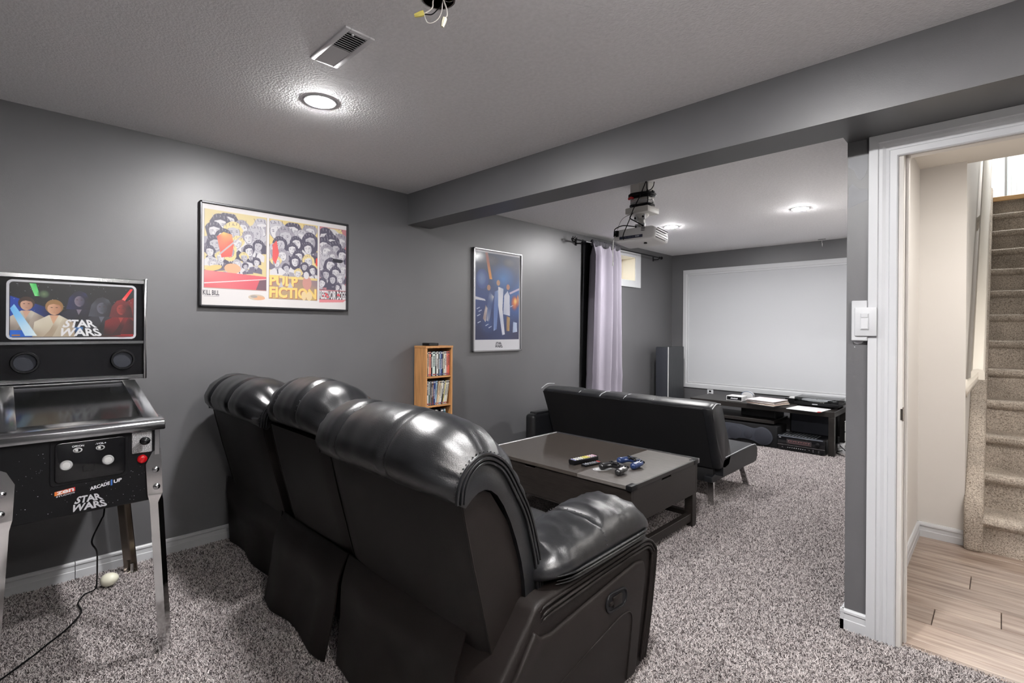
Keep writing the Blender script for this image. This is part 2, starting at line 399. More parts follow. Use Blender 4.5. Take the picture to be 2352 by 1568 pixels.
# ceiling with an opening for the junction box
def slab_with_hole(outline, boxes, z, holes, mat, name):
    mb = MB(); bm = mb.bm; es = []
    for loop in [outline] + holes:
        vs_ = [bm.verts.new((x, y, z)) for x, y in loop]
        es += [bm.edges.new((vs_[i], vs_[(i + 1) % len(vs_)])) for i in range(len(vs_))]
    bmesh.ops.triangle_fill(bm, edges=es, use_beauty=True, use_dissolve=False, normal=(0, 0, -1))
    for b_ in boxes: mb.box(*b_, z + .11, z + .2)
    return struct(mb, name, mat)
JB = (-1.272, .962); JR = .052
CX0, CY1 = WX - .3, FY + .1
slab_with_hole([(CX0, -2.3), (2.3, -2.3), (2.3, 2.6), (-.42, 2.6), (-.42, CY1), (CX0, CY1)], [(CX0, 2.3, -2.3, 2.6), (CX0, -.42, 2.6, CY1)], H, [[(JB[0] + x, JB[1] + y) for x, y in circ(16, JR + .003)]], M['ceil'], 'ceiling')
# left wall with the window opening
WY0, WY1, WZ0, WZ1 = 4.86, 5.565, 1.867, 2.155
XO = WX - .24
struct(MB().box(XO, WX, -2.3, WY0, 0, H).box(XO, WX, WY1, FY + .1, 0, H).box(XO, WX, WY0, WY1, 0, WZ0).box(XO, WX, WY0, WY1, WZ1, H), 'wall_left', M['wall'])
struct(MB().box(WX - .3, -.40, FY, FY + .1, 0, H), 'wall_far', M['wall'])
struct(MB().box(WX, 2.3, -2.3, -2.2, 0, H), 'wall_back', M['wall'])
struct(MB().box(2.2, 2.3, -2.3, DY, 0, H), 'wall_right', M['wall'])
DX0, DX1, DZ = -.28, .53, 1.975     # doorway
struct(MB().box(-.471, DX0 - .018, DY, 2.618, 0, H).box(DX1 + .018, 2.3, DY, 2.618, 0, H).box(DX0 - .018, DX1 + .018, DY, 2.618, DZ + .018, H), 'wall_door', M['wall'])
struct(MB().box(WX - .01, 2.21, 2.21, 2.428, 2.052, H).box(-.471, 2.21, 2.428, DY, 2.052, H), 'trim_beam', M['wall'])
# hallway and stairwell
struct(MB().box(-.471, HX0, 2.618, 3.977, 0, H - .02).box(-.471, HX0, 3.977, FY + .1, 0, H), 'wall_hall_left', M['cream'])
struct(MB().box(HX0 - .02, -.15, 3.977, 4.06, 0, 2.5), 'wall_hall_back', M['cream'])
struct(MB().box(-.25, -.15, 4.06, 9.0, 0, 5.1), 'wall_stair_left', M['cream'])
struct(MB().box(.83, .93, 3.977, 9.0, 0, 5.1).box(1.0, 1.1, 2.618, 4.1, 0, H).box(.83, 1.05, 3.977, 4.06, 0, H), 'wall_stair_right', M['cream'])
struct(MB().box(HX0 - .05, 1.1, 2.618, 3.977, 2.26, 2.30).box(-.15, .83, 3.95, 4.03, 2.26, 5.1), 'ceiling_hallway', M['hallceil'])
struct(MB().box(-.15, .83, 4.0, 9.0, 5.0, 5.1), 'ceiling_upstairs', M['hallceil'])
struct(MB().box(-.15, .83, 6.99, 9.0, 2.40, 2.585), 'floor_upstairs', M['cream'])
struct(MB().box(-.25, .93, 8.9, 9.0, 2.5, 5.1), 'wall_upstairs', M['cream'])

# baseboards
def baseboard(name, a, b, nrm, z1=.086, ends=True):
    """moulded skirting from a to b (xy) standing off the wall along nrm."""
    prof = [(0, 0), (.013, 0), (.013, .042), (.011, .045), (.010, .066), (.014, .072), (.013, .080), (.007, z1), (0, z1)]
    A, B, N = Vector((*a, 0)), Vector((*b, 0)), Vector((*nrm, 0)); mb = MB()
    mb.loft([[A + N * p + Vector((0, 0, q)) for p, q in prof], [B + N * p + Vector((0, 0, q)) for p, q in prof]])
    return struct(mb, name, M['white'])
baseboard('baseboard_left', (WX, .28), (WX, FY), (1, 0))
baseboard('baseboard_left_rear', (WX, -2.2), (WX, .277), (1, 0))
baseboard('baseboard_far', (WX, FY), (-.471, FY), (0, -1))
baseboard('baseboard_pillar', (-.484, DY), (-.393, DY), (0, -1))
baseboard('baseboard_pillar_end', (-.471, DY - .013), (-.471, FY), (-1, 0))
baseboard('baseboard_hall_left', (HX0, 2.64), (HX0, 3.977), (1, 0), .092)
baseboard('baseboard_hall_back', (HX0, 3.977), (-.155, 3.977), (0, -1), .092)

# doorway lining and casing
d = sroot('door_1')
cp = [(0, 0), (-.020, .0), (-.021, .030), (-.017, .034), (-.0165, .045), (-.013, .056), (-.012, .066), (-.016, .070), (-.016, .092), (-.012, .096), (0, .096)]
def casing_side(x_out, sgn):
    mb = MB(); top = DZ + .076
    mb.loft([[Vector((x_out + sgn * q, DY + p, 0)) for p, q in cp], [Vector((x_out + sgn * q, DY + p, top - q)) for p, q in cp]])
    return struct(mb, 'casing', M['white'], d)
k_ = .096
casing_side(-.393, 1); casing_side(DX1 + .113, -1)
mb = MB(); mb.loft([[Vector((-.393 + q, DY + p, DZ + .076 - q)) for p, q in cp], [Vector((DX1 + .113 - q, DY + p, DZ + .076 - q)) for p, q in cp]]); struct(mb, 'casing_head', M['white'], d)
struct(MB().box(DX0 - .018, DX0, DY - .004, 2.64, 0, DZ + .018, .002, 1), 'jamb', M['cream'], d)
struct(MB().box(DX1, DX1 + .018, DY - .004, 2.64, 0, DZ + .018, .002, 1), 'jamb', M['cream'], d)
struct(MB().box(DX0, DX1, DY - .004, 2.64, DZ, DZ + .018, .002, 1), 'head_jamb', M['cream'], d)
struct(MB().box(DX0, DX0 + .011, 2.555, 2.585, 0, DZ, .002, 1).box(DX0 + .011, DX1, 2.555, 2.585, DZ - .011, DZ, .002, 1), 'door_stop', M['cream'], d)
struct(MB().box(DX0 - .001, DX0 + .002, 2.513, 2.545, .90, .955, .0008, 1).box(DX0 - .006, DX0 + .002, 2.505, 2.515, .905, .95, .001, 1), 'strike_plate', M['brass'], d)

# hallway floor: planks laid across
hf = sroot('floor_hallway')
struct(MB().box(HX0, 1.0, 2.56, 3.977, -.06, -.006), 'subfloor', M['blackmatte'], hf)
rows = [2.56, 2.62, 2.795, 2.968, 3.142, 3.318, 3.50, 3.683, 3.86, 3.977]
cuts = [[.6], [.35], [-.209], [.006, .9], [.45], [-.105], [.30], [.7], [.2]]
for (a, b), cs in zip(zip(rows, rows[1:]), cuts):
    xs = [HX0] + cs + [1.0]
    for x0, x1 in zip(xs, xs[1:]):
        struct(MB().box(x0 + .0012, x1 - .0012, a + .0012, b - .0012, -.008, .004, .0018, 1), 'plank', M['plank'], hf)
struct(MB().box(DX0, DX1, 2.535, 2.563, -.01, .006, .003, 1), 'trim_threshold', M['plank'])

# stairs
st = sroot('trim_staircase'); st.name = 'staircase'; ORG['staircase'] = Vector((0, 0, 0)); st['kind'] = 'structure'
RI, RU, SY = .199, .25, 3.94
rnd = random.Random(3)
for k in range(13):
    y = SY + RU * k; z = RI * (k + 1); mb = MB(); rings = []
    prof = [(0, z - RI - (.0 if k == 0 else .01)), (0, z - .055), (-.018, z - .045), (-.030, z - .026), (-.026, z - .006), (-.008, z + .004), (.05, z + .002), (RU + .01, z), (RU + .01, z - RI)]
    nx = 15
    for i in range(nx):
        x = mix(-.072, .83, i / (nx - 1)); rings.append([(x, y + p + rnd.uniform(-.002, .002), q + rnd.uniform(-.002, .002)) for p, q in prof])
    if k == 12: rings = [[(r[0], min(r[1], 6.99), r[2]) for r in rg] for rg in rings]
    mb.loft(rings); struct(mb, 'step', M['staircarpet'], st, smooth=50)
# carpeted stringer along the left
prof = [(3.90, 0), (3.90, .20), (3.93, .285), (7.0, .285 + (7.0 - 3.93) * RI / RU), (7.0, 0)]
mb = MB().prism(prof, 'x', -.152, -.068, .02, 3); struct(mb, 'stringer', M['staircarpet'], st, smooth=40)
struct(MB().box(-.072, .83, 6.895, 6.99, 2.552, 2.597, .006, 2), 'landing_nosing', M['stairwood'], st)
# upstairs: a bright doorway, trim and a white door
u = sroot('door_2')
struct(MB().box(.125, .5, 8.86, 8.9, 2.585, 4.6, .003, 1), 'door_leaf', M['white'], u)
struct(MB().box(.075, .125, 8.85, 8.9, 2.585, 4.65, .004, 1), 'casing', M['cream'], u)
struct(MB().box(.04, .075, 8.84, 8.9, 2.585, 4.65, .004, 1), 'jamb', pmat('blue_grey_jamb', lin((176, 190, 192)), .4), u)
struct(MB().box(-.01, .018, 8.84, 8.9, 2.585, 4.65, .004, 1), 'casing', M['white'], u)
struct(MB().box(-.15, -.01, 8.87, 8.9, 2.585, 4.65), 'far_room', pmat('pale_blue_wall', lin((226, 236, 248)), .5), u)

# handrail
hr = thing('handrail', 'cream painted wooden handrail running up the left side of the staircase', 'handrail', (-.098, 4.0, .98))
sl = RI / RU
mb = MB(); pr_ = [(-.03, -.03), (.03, -.03), (.03, .012), (.022, .028), (0, .034), (-.022, .028), (-.03, .012)]
mb.loft([[Vector((-.098 + a, y, 1.01 + (y - 4.0) * sl + b)) for a, b in pr_] for y in (4.0, 7.2)]); mb.build('rail', M['handrail'], hr)
for y in (4.03, 5.55):
    z = 1.01 + (y - 4.0) * sl; mb = MB()
    mb.loft([[Vector((-.15 + dx, y + a * .05, z + zz + b * hh)) for a, b in circ(10)] for dx, zz, hh in ((0, -.11, .055), (.006, -.11, .055), (.02, -.085, .045), (.04, -.055, .034), (.055, -.03, .03))])
    mb.build('rail_bracket', M['handrail'], hr)

# window
wn = sroot('window_1')
def frame_piece(name, y0, y1, z0, z1): struct(MB().box(WX - .002, WX + .018, y0, y1, z0, z1, .005, 2), name, M['white'], wn)
frame_piece('trim', WY1, WY1 + .12, WZ0 - .085, WZ1 + .07); frame_piece('trim', WY0 - .1, WY0, WZ0 - .085, WZ1 + .07)
frame_piece('trim', WY0, WY1, WZ1, WZ1 + .07); frame_piece('trim', WY0, WY1, WZ0 - .085, WZ0)
rv = pmat('window_reveal_paint', lin((236, 226, 206)), .5)
struct(MB().box(XO + .02, WX + .004, WY1 - .006, WY1 + .004, WZ0, WZ1).box(XO + .02, WX + .004, WY0 - .004, WY0 + .006, WZ0, WZ1).box(XO + .02, WX + .004, WY0, WY1, WZ1 - .006, WZ1 + .004).box(XO + .02, WX + .004, WY0, WY1, WZ0 - .004, WZ0 + .006), 'reveal', rv, wn)
for a, b, c, e in ((WY0, WY1, WZ0, WZ0 + .028), (WY0, WY1, WZ1 - .028, WZ1), (WY0, WY0 + .03, WZ0, WZ1), (WY1 - .03, WY1, WZ0, WZ1), (5.19, 5.225, WZ0, WZ1)):
    struct(MB().box(XO + .02, XO + .055, a, b, c, e, .003, 1), 'sash', M['white'] if a != 5.19 else pmat('sash_grey_green', lin((120, 120, 96)), .5), wn)  # middle sash bar in a darker grey-green
struct(MB().box(XO + .032, XO + .036, WY0 + .03, WY1 - .03, WZ0 + .028, WZ1 - .028), 'window_pane', M['pane'], wn)

# pile of the carpet in the near part of the room: thin leaning strands
def carpet_pile(regions, density):
    me = bpy.data.meshes.new('carpet_pile'); V = []; Fc = []
    for rg in regions: Fc.append(tuple(range(len(V), len(V) + len(rg)))); V += [(x, y, 0) for x, y in rg]
    me.from_pydata(V, [], Fc); me.materials.append(M['pile'])
    o = bpy.data.objects.new('carpet_pile', me); C.objects.link(o)
    g = bpy.data.node_groups.new('carpet_pile', 'GeometryNodeTree')
    g.interface.new_socket('Geometry', in_out='INPUT', socket_type='NodeSocketGeometry'); g.interface.new_socket('Geometry', in_out='OUTPUT', socket_type='NodeSocketGeometry')
    N = g.nodes.new; L = g.links.new
    gi, go = N('NodeGroupInput'), N('NodeGroupOutput'); d = N('GeometryNodeDistributePointsOnFaces'); d.inputs['Density'].default_value = density
    cone = N('GeometryNodeMeshCone'); cone.inputs['Vertices'].default_value = 5; cone.inputs['Radius Top'].default_value = .0008; cone.inputs['Radius Bottom'].default_value = .0015; cone.inputs['Depth'].default_value = .0092
    sm = N('GeometryNodeSetMaterial'); sm.inputs['Material'].default_value = M['pile']
    ip = N('GeometryNodeInstanceOnPoints'); rr_ = N('FunctionNodeRandomValue'); rr_.data_type = 'FLOAT_VECTOR'; rr_.inputs[0].default_value = (-1.0, -1.0, 0); rr_.inputs[1].default_value = (1.0, 1.0, 6.28)
    rs = N('FunctionNodeRandomValue'); rs.data_type = 'FLOAT'; rs.inputs[2].default_value = .65; rs.inputs[3].default_value = 1.3; rs.inputs['Seed'].default_value = 4
    L(gi.outputs[0], d.inputs['Mesh']); L(d.outputs['Points'], ip.inputs['Points']); L(cone.outputs['Mesh'], sm.inputs['Geometry']); L(sm.outputs[0], ip.inputs['Instance'])
    L(rr_.outputs[0], ip.inputs['Rotation']); L(rs.outputs[1], ip.inputs['Scale']); L(ip.outputs[0], go.inputs[0])
    md = o.modifiers.new('pile', 'NODES'); md.node_group = g
    tag(o, 'grey speckled frieze carpet pile covering the room floor', 'carpet'); o['kind'] = 'stuff'
carpet_pile([[(WX + .014, -.25), (-2.25, -.25), (.14, 2.30), (.14, 2.545), (-.28, 2.545), (-.28, 2.50), (-.485, 2.495), (WX + .014, 2.45)], [(-1.9, 2.47), (-.487, 2.495), (-.487, 6.15), (-1.72, 6.15), (-1.9, 5.7)]], 52000)

# ------------------------------------------------------------------ reclining sofa
sofa = thing('reclining_sofa', 'black leather three-seat reclining sofa seen from behind, before the coffee table', 'sofa', (-2.09, 1.25, 0))
# cross-section of the head cushion (y, z): outer skin over the top, inner skin back
OUT = smooth_path([(.842, .800, 0), (.848, .845, 0), (.872, .885, 0), (.915, .912, 0), (.965, .908, 0), (1.02, .872, 0), (1.07, .80, 0), (1.118, .715, 0), (1.150, .62, 0), (1.170, .533, 0), (1.174, .43, 0), (1.165, .365, 0)], 46)
INN = smooth_path([(1.10, .365, 0), (1.105, .45, 0), (1.09, .56, 0), (1.05, .68, 0), (1.0, .775, 0), (.955, .815, 0), (.91, .815, 0), (.87, .785, 0)], 14)
CEN = Vector((.97, .70, 0))
def head_cushion(x0, x1, dy, seams, bulge=.075, seed=0, wr=1.0, dz=0.):
    mb = MB(); rings = []; NX = 76; n = len(OUT)
    nrm = []
    for i in range(n):
        t = (OUT[min(i + 1, n - 1)] - OUT[max(i - 1, 0)]).normalized(); nrm.append(Vector((-t.y, t.x, 0)))
    for k in range(NX):
        t = k / (NX - 1); t = .5 - .5 * math.cos(math.pi * t) if True else t
        x = mix(x0, x1, t); e = min(t, 1 - t) * (x1 - x0)              # distance from the nearer end
        grow = 1 - math.exp(-(e / .062) ** 1.15)
        ring = []
        for i in range(n):
            s = i / (n - 1)
            env = min(1, s / .10) * min(1, (1 - s) / .06)
            env = env ** .6 if env > 0 else 0
            b = bulge * grow * env * (1 + .25 * math.exp(-((s - .22) / .14) ** 2))
            # gathers near the ends, creases across
            g = wr * math.exp(-e / .058) * (1 - math.exp(-e / .012)) * .0105 * math.sin(i * 2.05 + seed + 1.3 * math.sin(i * .7 + seed)) * env
            g += .006 * noise.noise(Vector((x * 7 + seed, s * 5, seed))) * grow * env + .0025 * noise.noise(Vector((x * 22, s * 16, seed))) * grow
            for sx in seams:
                dd = abs(x - sx); b -= .016 * math.exp(-(dd / .012) ** 2) * env * (1 if s < .55 else .4)
            p = OUT[i] + nrm[i] * (b + g)
            ring.append((x, p.x + dy, p.y + dz * min(1, max(0, (p.y - .5) / .3)) * (.3 + .7 * grow)))
        for p in INN: ring.append((x, p.x + dy, p.y))
        rings.append(ring)
    mb.loft(rings)
    o = mb.build('head_cushion', M['leather'], sofa, smooth=60)
    # stitched seams
    for sx in seams:
        sb = MB()
        for i in range(3, 27):
            s = i / (n - 1); env = min(1, s / .10) ** .6
            b = bulge * env * (1 + .25 * math.exp(-((s - .22) / .14) ** 2)) - .0140
            p = OUT[i] + nrm[i] * b; q = OUT[i + 1] + nrm[i + 1] * b; m = (p + q) / 2
            for sd in (-.007,):
                sb.ell((sx + sd, m.x + dy, m.y + dz * min(1, max(0, (m.y - .5) / .3))), (.0014, .0034, .0034), 6, 4)
        sb.build('stitching', M['stitch'], o, smooth=60, kind='stuff')
    # double piping round each end
    for xe, sg in ((x0, -1), (x1, 1)):
        pb = MB()
        for off, xo in ((.002, .001), (-.010, .003), (-.021, .003)):
            pb.tube([(xe + sg * xo, p.x + dy + q.x * off, p.y + q.y * off) for p, q in zip(OUT, nrm)][::1], .0048, 6)
        for i in range(1, n - 1):
            p = OUT[i] + nrm[i] * .008
            pb.ell((xe - sg * .004, p.x + dy, p.y), (.0022, .0028, .0028), 5, 4)
        pb.build('piping', M['leather'], o, smooth=60)
    return o
head_cushion(-1.785, -1.0, -.012, (-1.545, -1.255), .080, 1)
head_cushion(-2.375, -1.765, .035, (-2.20, -1.98), .078, 4, 1.5, .034)
head_cushion(-3.17, -2.40, -.005, (-2.93, -2.66), .075, 9, 1.5, .004)
def back_shell(x0, x1, dy, seed):
    mb = MB(); rings = []; NX = 17
    prof = [(.843, .825), (.862, .74), (.893, .61), (.925, .49), (.955, .375), (.965, .33), (1.10, .33), (1.10, .385), (1.085, .55), (1.03, .70), (.96, .80), (.90, .83)]
    for k in range(NX):
        t = k / (NX - 1); e = min(t, 1 - t); x = mix(x0, x1, t); r = []
        for i, (y, z) in enumerate(prof):
            yy = y + dy
            if i < 6: yy += .012 * math.exp(-e / .03) - .008 * math.sin(math.pi * t) * (1 if 0 < i < 5 else 0) + .004 * noise.noise(Vector((x * 6, z * 6, seed)))
            r.append((x, yy, z))
        rings.append(r)
    mb.loft(rings); o = mb.build('back_shell', M['leatherside'], sofa, smooth=40)
    for xe in (x0 + .002, x1 - .002):
        MB().tube([(xe, y + dy + .010, z) for y, z in prof[:6]], .0032, 6).build('piping', M['leatherside'], o, smooth=60)
back_shell(-1.775, -1.015, 0, 2); back_shell(-2.365, -1.80, .012, 5); back_shell(-3.17, -2.42, -.005, 8)
# loose skirt hanging from the back of each seat
def skirt(x0, x1, dy, seed, yb, xin=0.):
    NX, NZ = 40, 12; mb = MB(); out = []
    for side in (0, 1):
        g = []
        for k in range(NX):
            t = k / (NX - 1); x = mix(x0, x1, t); col = []
            for j in range(NZ):
                v = j / (NZ - 1); z = mix(.385, .012, v); x = mix(mix(x0, x1, t), mix(x0 + xin, x1, t), v)
                fold = (.007 * math.sin(t * 9 + seed + v * 1.5) + .016 * noise.noise(Vector((t * 4, v * 1.5, seed)))) * v ** .8
                tri = -.030 * max(0, 1 - abs(v - .25) / .3) * (.4 + .6 * math.sin(math.pi * t))
                y = mix(.952, yb, v ** .8) + fold + tri + dy + side * .006
                col.append((x, y, z))
            g.append(col)
        out.append(g)
    rings = [out[0][k] + out[1][k][::-1] for k in range(NX)]
    mb.loft(rings); mb.build('skirt', M['leatherside'], sofa, smooth=60)
skirt(-1.79, -1.10, 0, .5, .87, .03); skirt(-2.42, -1.80, 0, 2.2, .86); skirt(-3.235, -2.44, 0, 4.4, .955, .03)
# dark frame under the seats
MB().box(-3.22, -.97, 1.0, 1.60, .03, .30, .02, 2).build('base_frame', M['blackmatte'], sofa)
# seat cushions and folded footrests
for x0, x1, s in ((-1.765, -1.17, 1), (-2.375, -1.78, 2), (-3.03, -2.385, 3)):
    mb = MB(); NX, NY = 26, 24; rings = []
    for k in range(NX):
        t = k / (NX - 1); x = mix(x0, x1, t); ex = 1 - (2 * t - 1) ** 6; ring = []
        for j in range(NY):
            v = j / (NY - 1); y = mix(1.10, 1.70, v); ey = 1 - max(0, 2 * v - 1) ** 5
            ring.append((x, y + .02 * ex * (v > .9), .41 + .065 * ex ** .5 * max(0, ey) ** .5 + .006 * noise.noise(Vector((x * 9, y * 9, s)))))
        ring += [(x, 1.70, .33), (x, 1.10, .33)]
        rings.append(ring)
    mb.loft(rings); mb.build('seat_cushion', M['leather'], sofa, smooth=60)
    MB().box(x0 + .005, x1 - .005, 1.66, 1.735, .05, .36, .03, 4).build('footrest', M['leather'], sofa, smooth=50)
# arms
def arm(xo, xi, sg, full):
    """xo outer face, xi inner face, sg = +1 when the outer face looks towards +x."""
    a = None
    side = [(.905, .02), (.905, .25), (.925, .30), (1.045, .425), (1.075, .462), (1.12, .474), (1.64, .492), (1.70, .486), (1.745, .455), (1.762, .41), (1.755, .34), (1.672, .03), (1.655, .02)]
    if not full: side = [(max(y, 1.0) if y < 1.0 else y, z) for y, z in side[3:]] ; side = [(1.0, .02), (1.0, .40)] + side[1:]
    x0, x1 = sorted((xo - sg * .012, xi))
    a = MB().prism(side, 'x', x0, x1, .018, 4).build('arm_panel', M['leatherside'], sofa, smooth=40)
    if full:
        ins = [(.925, .03), (.95, .27), (1.06, .405), (1.085, .378), (1.13, .372), (1.60, .425), (1.655, .415), (1.668, .37), (1.60, .03)]
        MB().prism(ins, 'x', xo - .02, xo + .002, .010, 3).build('side_panel', M['leatherside'], a, smooth=40)
        pb = MB()
        for off in (0, -.016, -.030):
            pb.tube(smooth_path([(xo - .006 + (.004 if off else 0), 1.085, .448 + off), (xo - .006 + (.004 if off else 0), 1.13, .462 + off), (xo - .006, 1.40, .474 + off), (xo - .006, 1.64, .482 + off), (xo - .006, 1.705 + off * .3, .472 + off * .8), (xo - .006, 1.742 + off * .7, .44 + off * .6), (xo - .006, 1.752 + off, .40), (xo - .006, 1.72 + off, .22), (xo - .006, 1.675 + off, .05)], 40), [.0055 * min(1, .15 + i_ / 6) for i_ in range(40)], 6)
        pb.build('piping', M['leatherside'], a, smooth=60)
        # seam line on the lower panel
        MB().tube(smooth_path([(xo + .0025, .96, .16), (xo + .0025, 1.2, .215), (xo + .0025, 1.45, .268), (xo + .0025, 1.53, .275), (xo + .0025, 1.565, .255), (xo + .0025, 1.565, .20), (xo + .0025, 1.535, .04)], 40), .0028, 6).build('panel_seam', M['leatherside'], a, smooth=60)
        # recliner release: oval escutcheon with a pull lever
        hb = MB(); cy, cz = 1.468, .343
        Mh = Matrix.Translation((xo, cy, cz)) @ Matrix.Rotation(R(90), 4, 'Y') @ Matrix.Rotation(R(-5), 4, 'Z')
        el = [(a_ * .030, (.032 if b_ > 0 else -.032) + b_ * .030) for a_, b_ in circ(28)]
        pl = [Vector((p, q, .004)) for p, q in el]
        hb.tube([Mh @ p for p in pl], .0042, 8, closed=True)
        hb.build('escutcheon', M['black'], a, smooth=60)
        MB().prism([(cy + q * .95, cz - p * .95) for p, q in el], 'x', xo - .001, xo + .0035).build('recess', M['blackmatte'], a)
        lv = MB(); lv.box(xo + .002, xo + .011, cy - .028, cy + .026, cz - .017, cz + .019, .004, 2).box(xo + .002, xo + .009, cy - .046, cy - .02, cz - .006, cz + .007, .003, 2)
        lv.build('release_lever', M['leatherside'], a, smooth=40)
    # pad: a plump pillow along y
    mb = MB(); NY = 60; NA = 30; rings = []; xc = (xo + xi) / 2 - sg * .025; hw = abs(xo - xi) / 2 + .028
    for k in range(NY):
        t = k / (NY - 1); y = mix(1.125, 1.70, t)
        endf = max(0, 1 - ((t - .86) / .14) ** 2) ** .5 if t > .86 else 1
        q0 = math.sqrt(max(0, 1 - (1 - min(1, t / .22)) ** 2)); endr = .30 + .70 * q0 - .12 * (1 - t) ** 3
        groove = .014 * math.exp(-((y - 1.415 + .0) / .013) ** 2)
        zb, zt = .50 + .012 * t, mix(.585, .635, min(1, t * 1.6)) - .02 * max(0, t - .7)
        ring = []
        for q, (a_, b_) in enumerate(circ(NA)):
            sx = math.copysign(abs(a_) ** .75, a_); sz = math.copysign(abs(b_) ** .80, b_)
            hh = (zt - zb)
            if b_ > 0:
                z = zb + .018 + sz * (hh - .018) * (endf * endr) - groove * b_ + .008 * noise.noise(Vector((a_ * 4, y * 16, 3))) + .0045 * noise.noise(Vector((a_ * 9, y * 40, 7)))
                if t > .8: z += .006 * math.sin(a_ * 16) * (t - .8) / .2 * (1 - t) * 4
            else: z = zb + .018 + sz * .03
            yy = y
            ring.append((xc - sg * .035 * (1 - q0) + sx * hw * (.90 + .10 * endf) * (.72 + .28 * q0) * (1 if b_ > -.2 else .96), yy, z))
        rings.append(ring)
    mb.loft(rings); p = mb.build('arm_pad', M['leather'], sofa, smooth=60)
    if full:
        pb = MB()
        for off, zz in ((.004, .016), (.001, .002), (-.004, -.010)):
            pts = [(xc + hw + off * sg - .05 * max(0, 1 - (y_ - 1.125) / .12) ** 2, y_, .50 + .012 * (y_ - 1.02) / .68 + zz) for y_ in [1.17 + .48 * i / 20 for i in range(21)]]
            pts += [(xc + hw * math.cos(R(g)) + off, 1.65 + .055 * math.sin(R(g)), .512 + zz) for g in range(15, 181, 15)]
            pb.tube(pts, [.0048 * min(1, .15 + i_ / 5) for i_ in range(len(pts))], 6)
        pb.build('piping', M['leather'], p, smooth=60)
        sb = MB()
        for i in range(22):
            th = R(8 + i * 7.4); a_, b_ = math.cos(th), math.sin(th)
            sx = math.copysign(abs(a_) ** .75, a_); z = .507 + .018 + b_ ** .80 * .108 - .010 * b_
            sb.ell((xc + sx * hw, 1.409, z), (.003, .0014, .002), 5, 4)
        sb.build('stitching', M['stitch'], p, smooth=60, kind='stuff')
arm(-.93, -1.15, 1, True)
arm(-3.245, -3.045, -1, False)
# ------------------------------------------------------------------ coffee table
tb = thing('coffee_table', 'dark wooden lift-top coffee table with remotes and game controllers on it', 'coffee table', (-1.98, 2.76, 0))
tx0, tx1, ty0, ty1, tz = -2.575, -1.395, 2.345, 3.178, .425
sx = -1.755
MB().box(tx0, sx - .0015, ty0, ty1 - .02, tz - .022, tz, .002, 1).build('lift_top', M['tablegloss'], tb, label='glossier left part of the lid')
MB().box(sx + .0015, tx1 - .012, ty0, ty1 - .02, tz - .022, tz, .002, 1).build('lift_top', M['tablematte'], tb)
MB().box(tx1 - .012, tx1, ty0 + .06, ty1 - .06, tz - .024, tz + .001, .002, 1).build('edge_band', M['espresso'], tb)
for a, b in ((ty0 - .002, ty0 + .062), (ty1 - .08, ty1 - .018)):
    MB().box(tx1 - .035, tx1 + .002, a, b, tz - .026, tz + .0025, .003, 2).build('corner_plate', M['black'], tb)
MB().box(tx0, sx - .004, ty1 - .018, ty1, tz - .026, tz + .004, .002, 1).build('rear_rail', M['framesilver'], tb)
MB().box(sx - .002, tx1, ty1 - .018, ty1 + .002, tz - .026, tz + .005, .002, 1).build('rear_rail', M['framesilver'], tb)
MB().box(tx0 - .006, tx0 + .012, ty0, ty1, tz - .026, tz + .004, .002, 1).build('side_rail', M['framesilver'], tb)
zb0, zb1 = .222, tz - .024
def apron(name, poly, axis, a0, a1): MB().prism(poly, axis, a0, a1, .0015, 1).build(name, M['tableside'], tb)
fx0, fx1 = tx0 + .012, tx1 - .006
apron('front_apron', [(fx0, zb0), (fx1, zb0), (fx1, zb1), (-2.083, zb1), (-2.083, zb1 - .014), (-2.168, zb1 - .014), (-2.168, zb1), (fx0, zb1)], 'y', ty0 + .008, ty0 + .026)
apron('rear_apron', [(fx0, zb0), (fx1, zb0), (fx1, zb1), (fx0, zb1)], 'y', ty1 - .036, ty1 - .018)
apron('side_apron', [(ty0 + .0265, zb0), (ty1 - .0365, zb0), (ty1 - .0365, zb1), (2.80, zb1), (2.80, zb1 - .014), (2.69, zb1 - .014), (2.69, zb1), (ty0 + .0265, zb1)], 'x', fx1 - .018, fx1)
apron('side_apron', [(ty0 + .0265, zb0), (ty1 - .0365, zb0), (ty1 - .0365, zb1), (ty0 + .0265, zb1)], 'x', fx0, fx0 + .018)
MB().box(fx0, fx1, ty0 + .01, ty1 - .02, zb0 - .012, zb0 + .004, .002, 1).build('bottom_board', M['tableside'], tb)
for x in (fx0 + .035, fx1 - .03):
    for y in (ty0 + .04, ty1 - .05): MB().box(x - .027, x + .027, y - .027, y + .027, 0, zb0 - .01, .002, 1).build('leg', M['tableside'], tb)
for y in (ty0 + .04, ty1 - .05): MB().box(fx0 + .06, fx1 - .055, y - .02, y + .02, .062, .092, .002, 1).build('stretcher', M['tableside'], tb)
for x in (fx0 + .035, fx1 - .03): MB().box(x - .018, x + .018, ty0 + .065, ty1 - .075, .035, .085, .002, 1).build('stretcher', M['tableside'], tb)

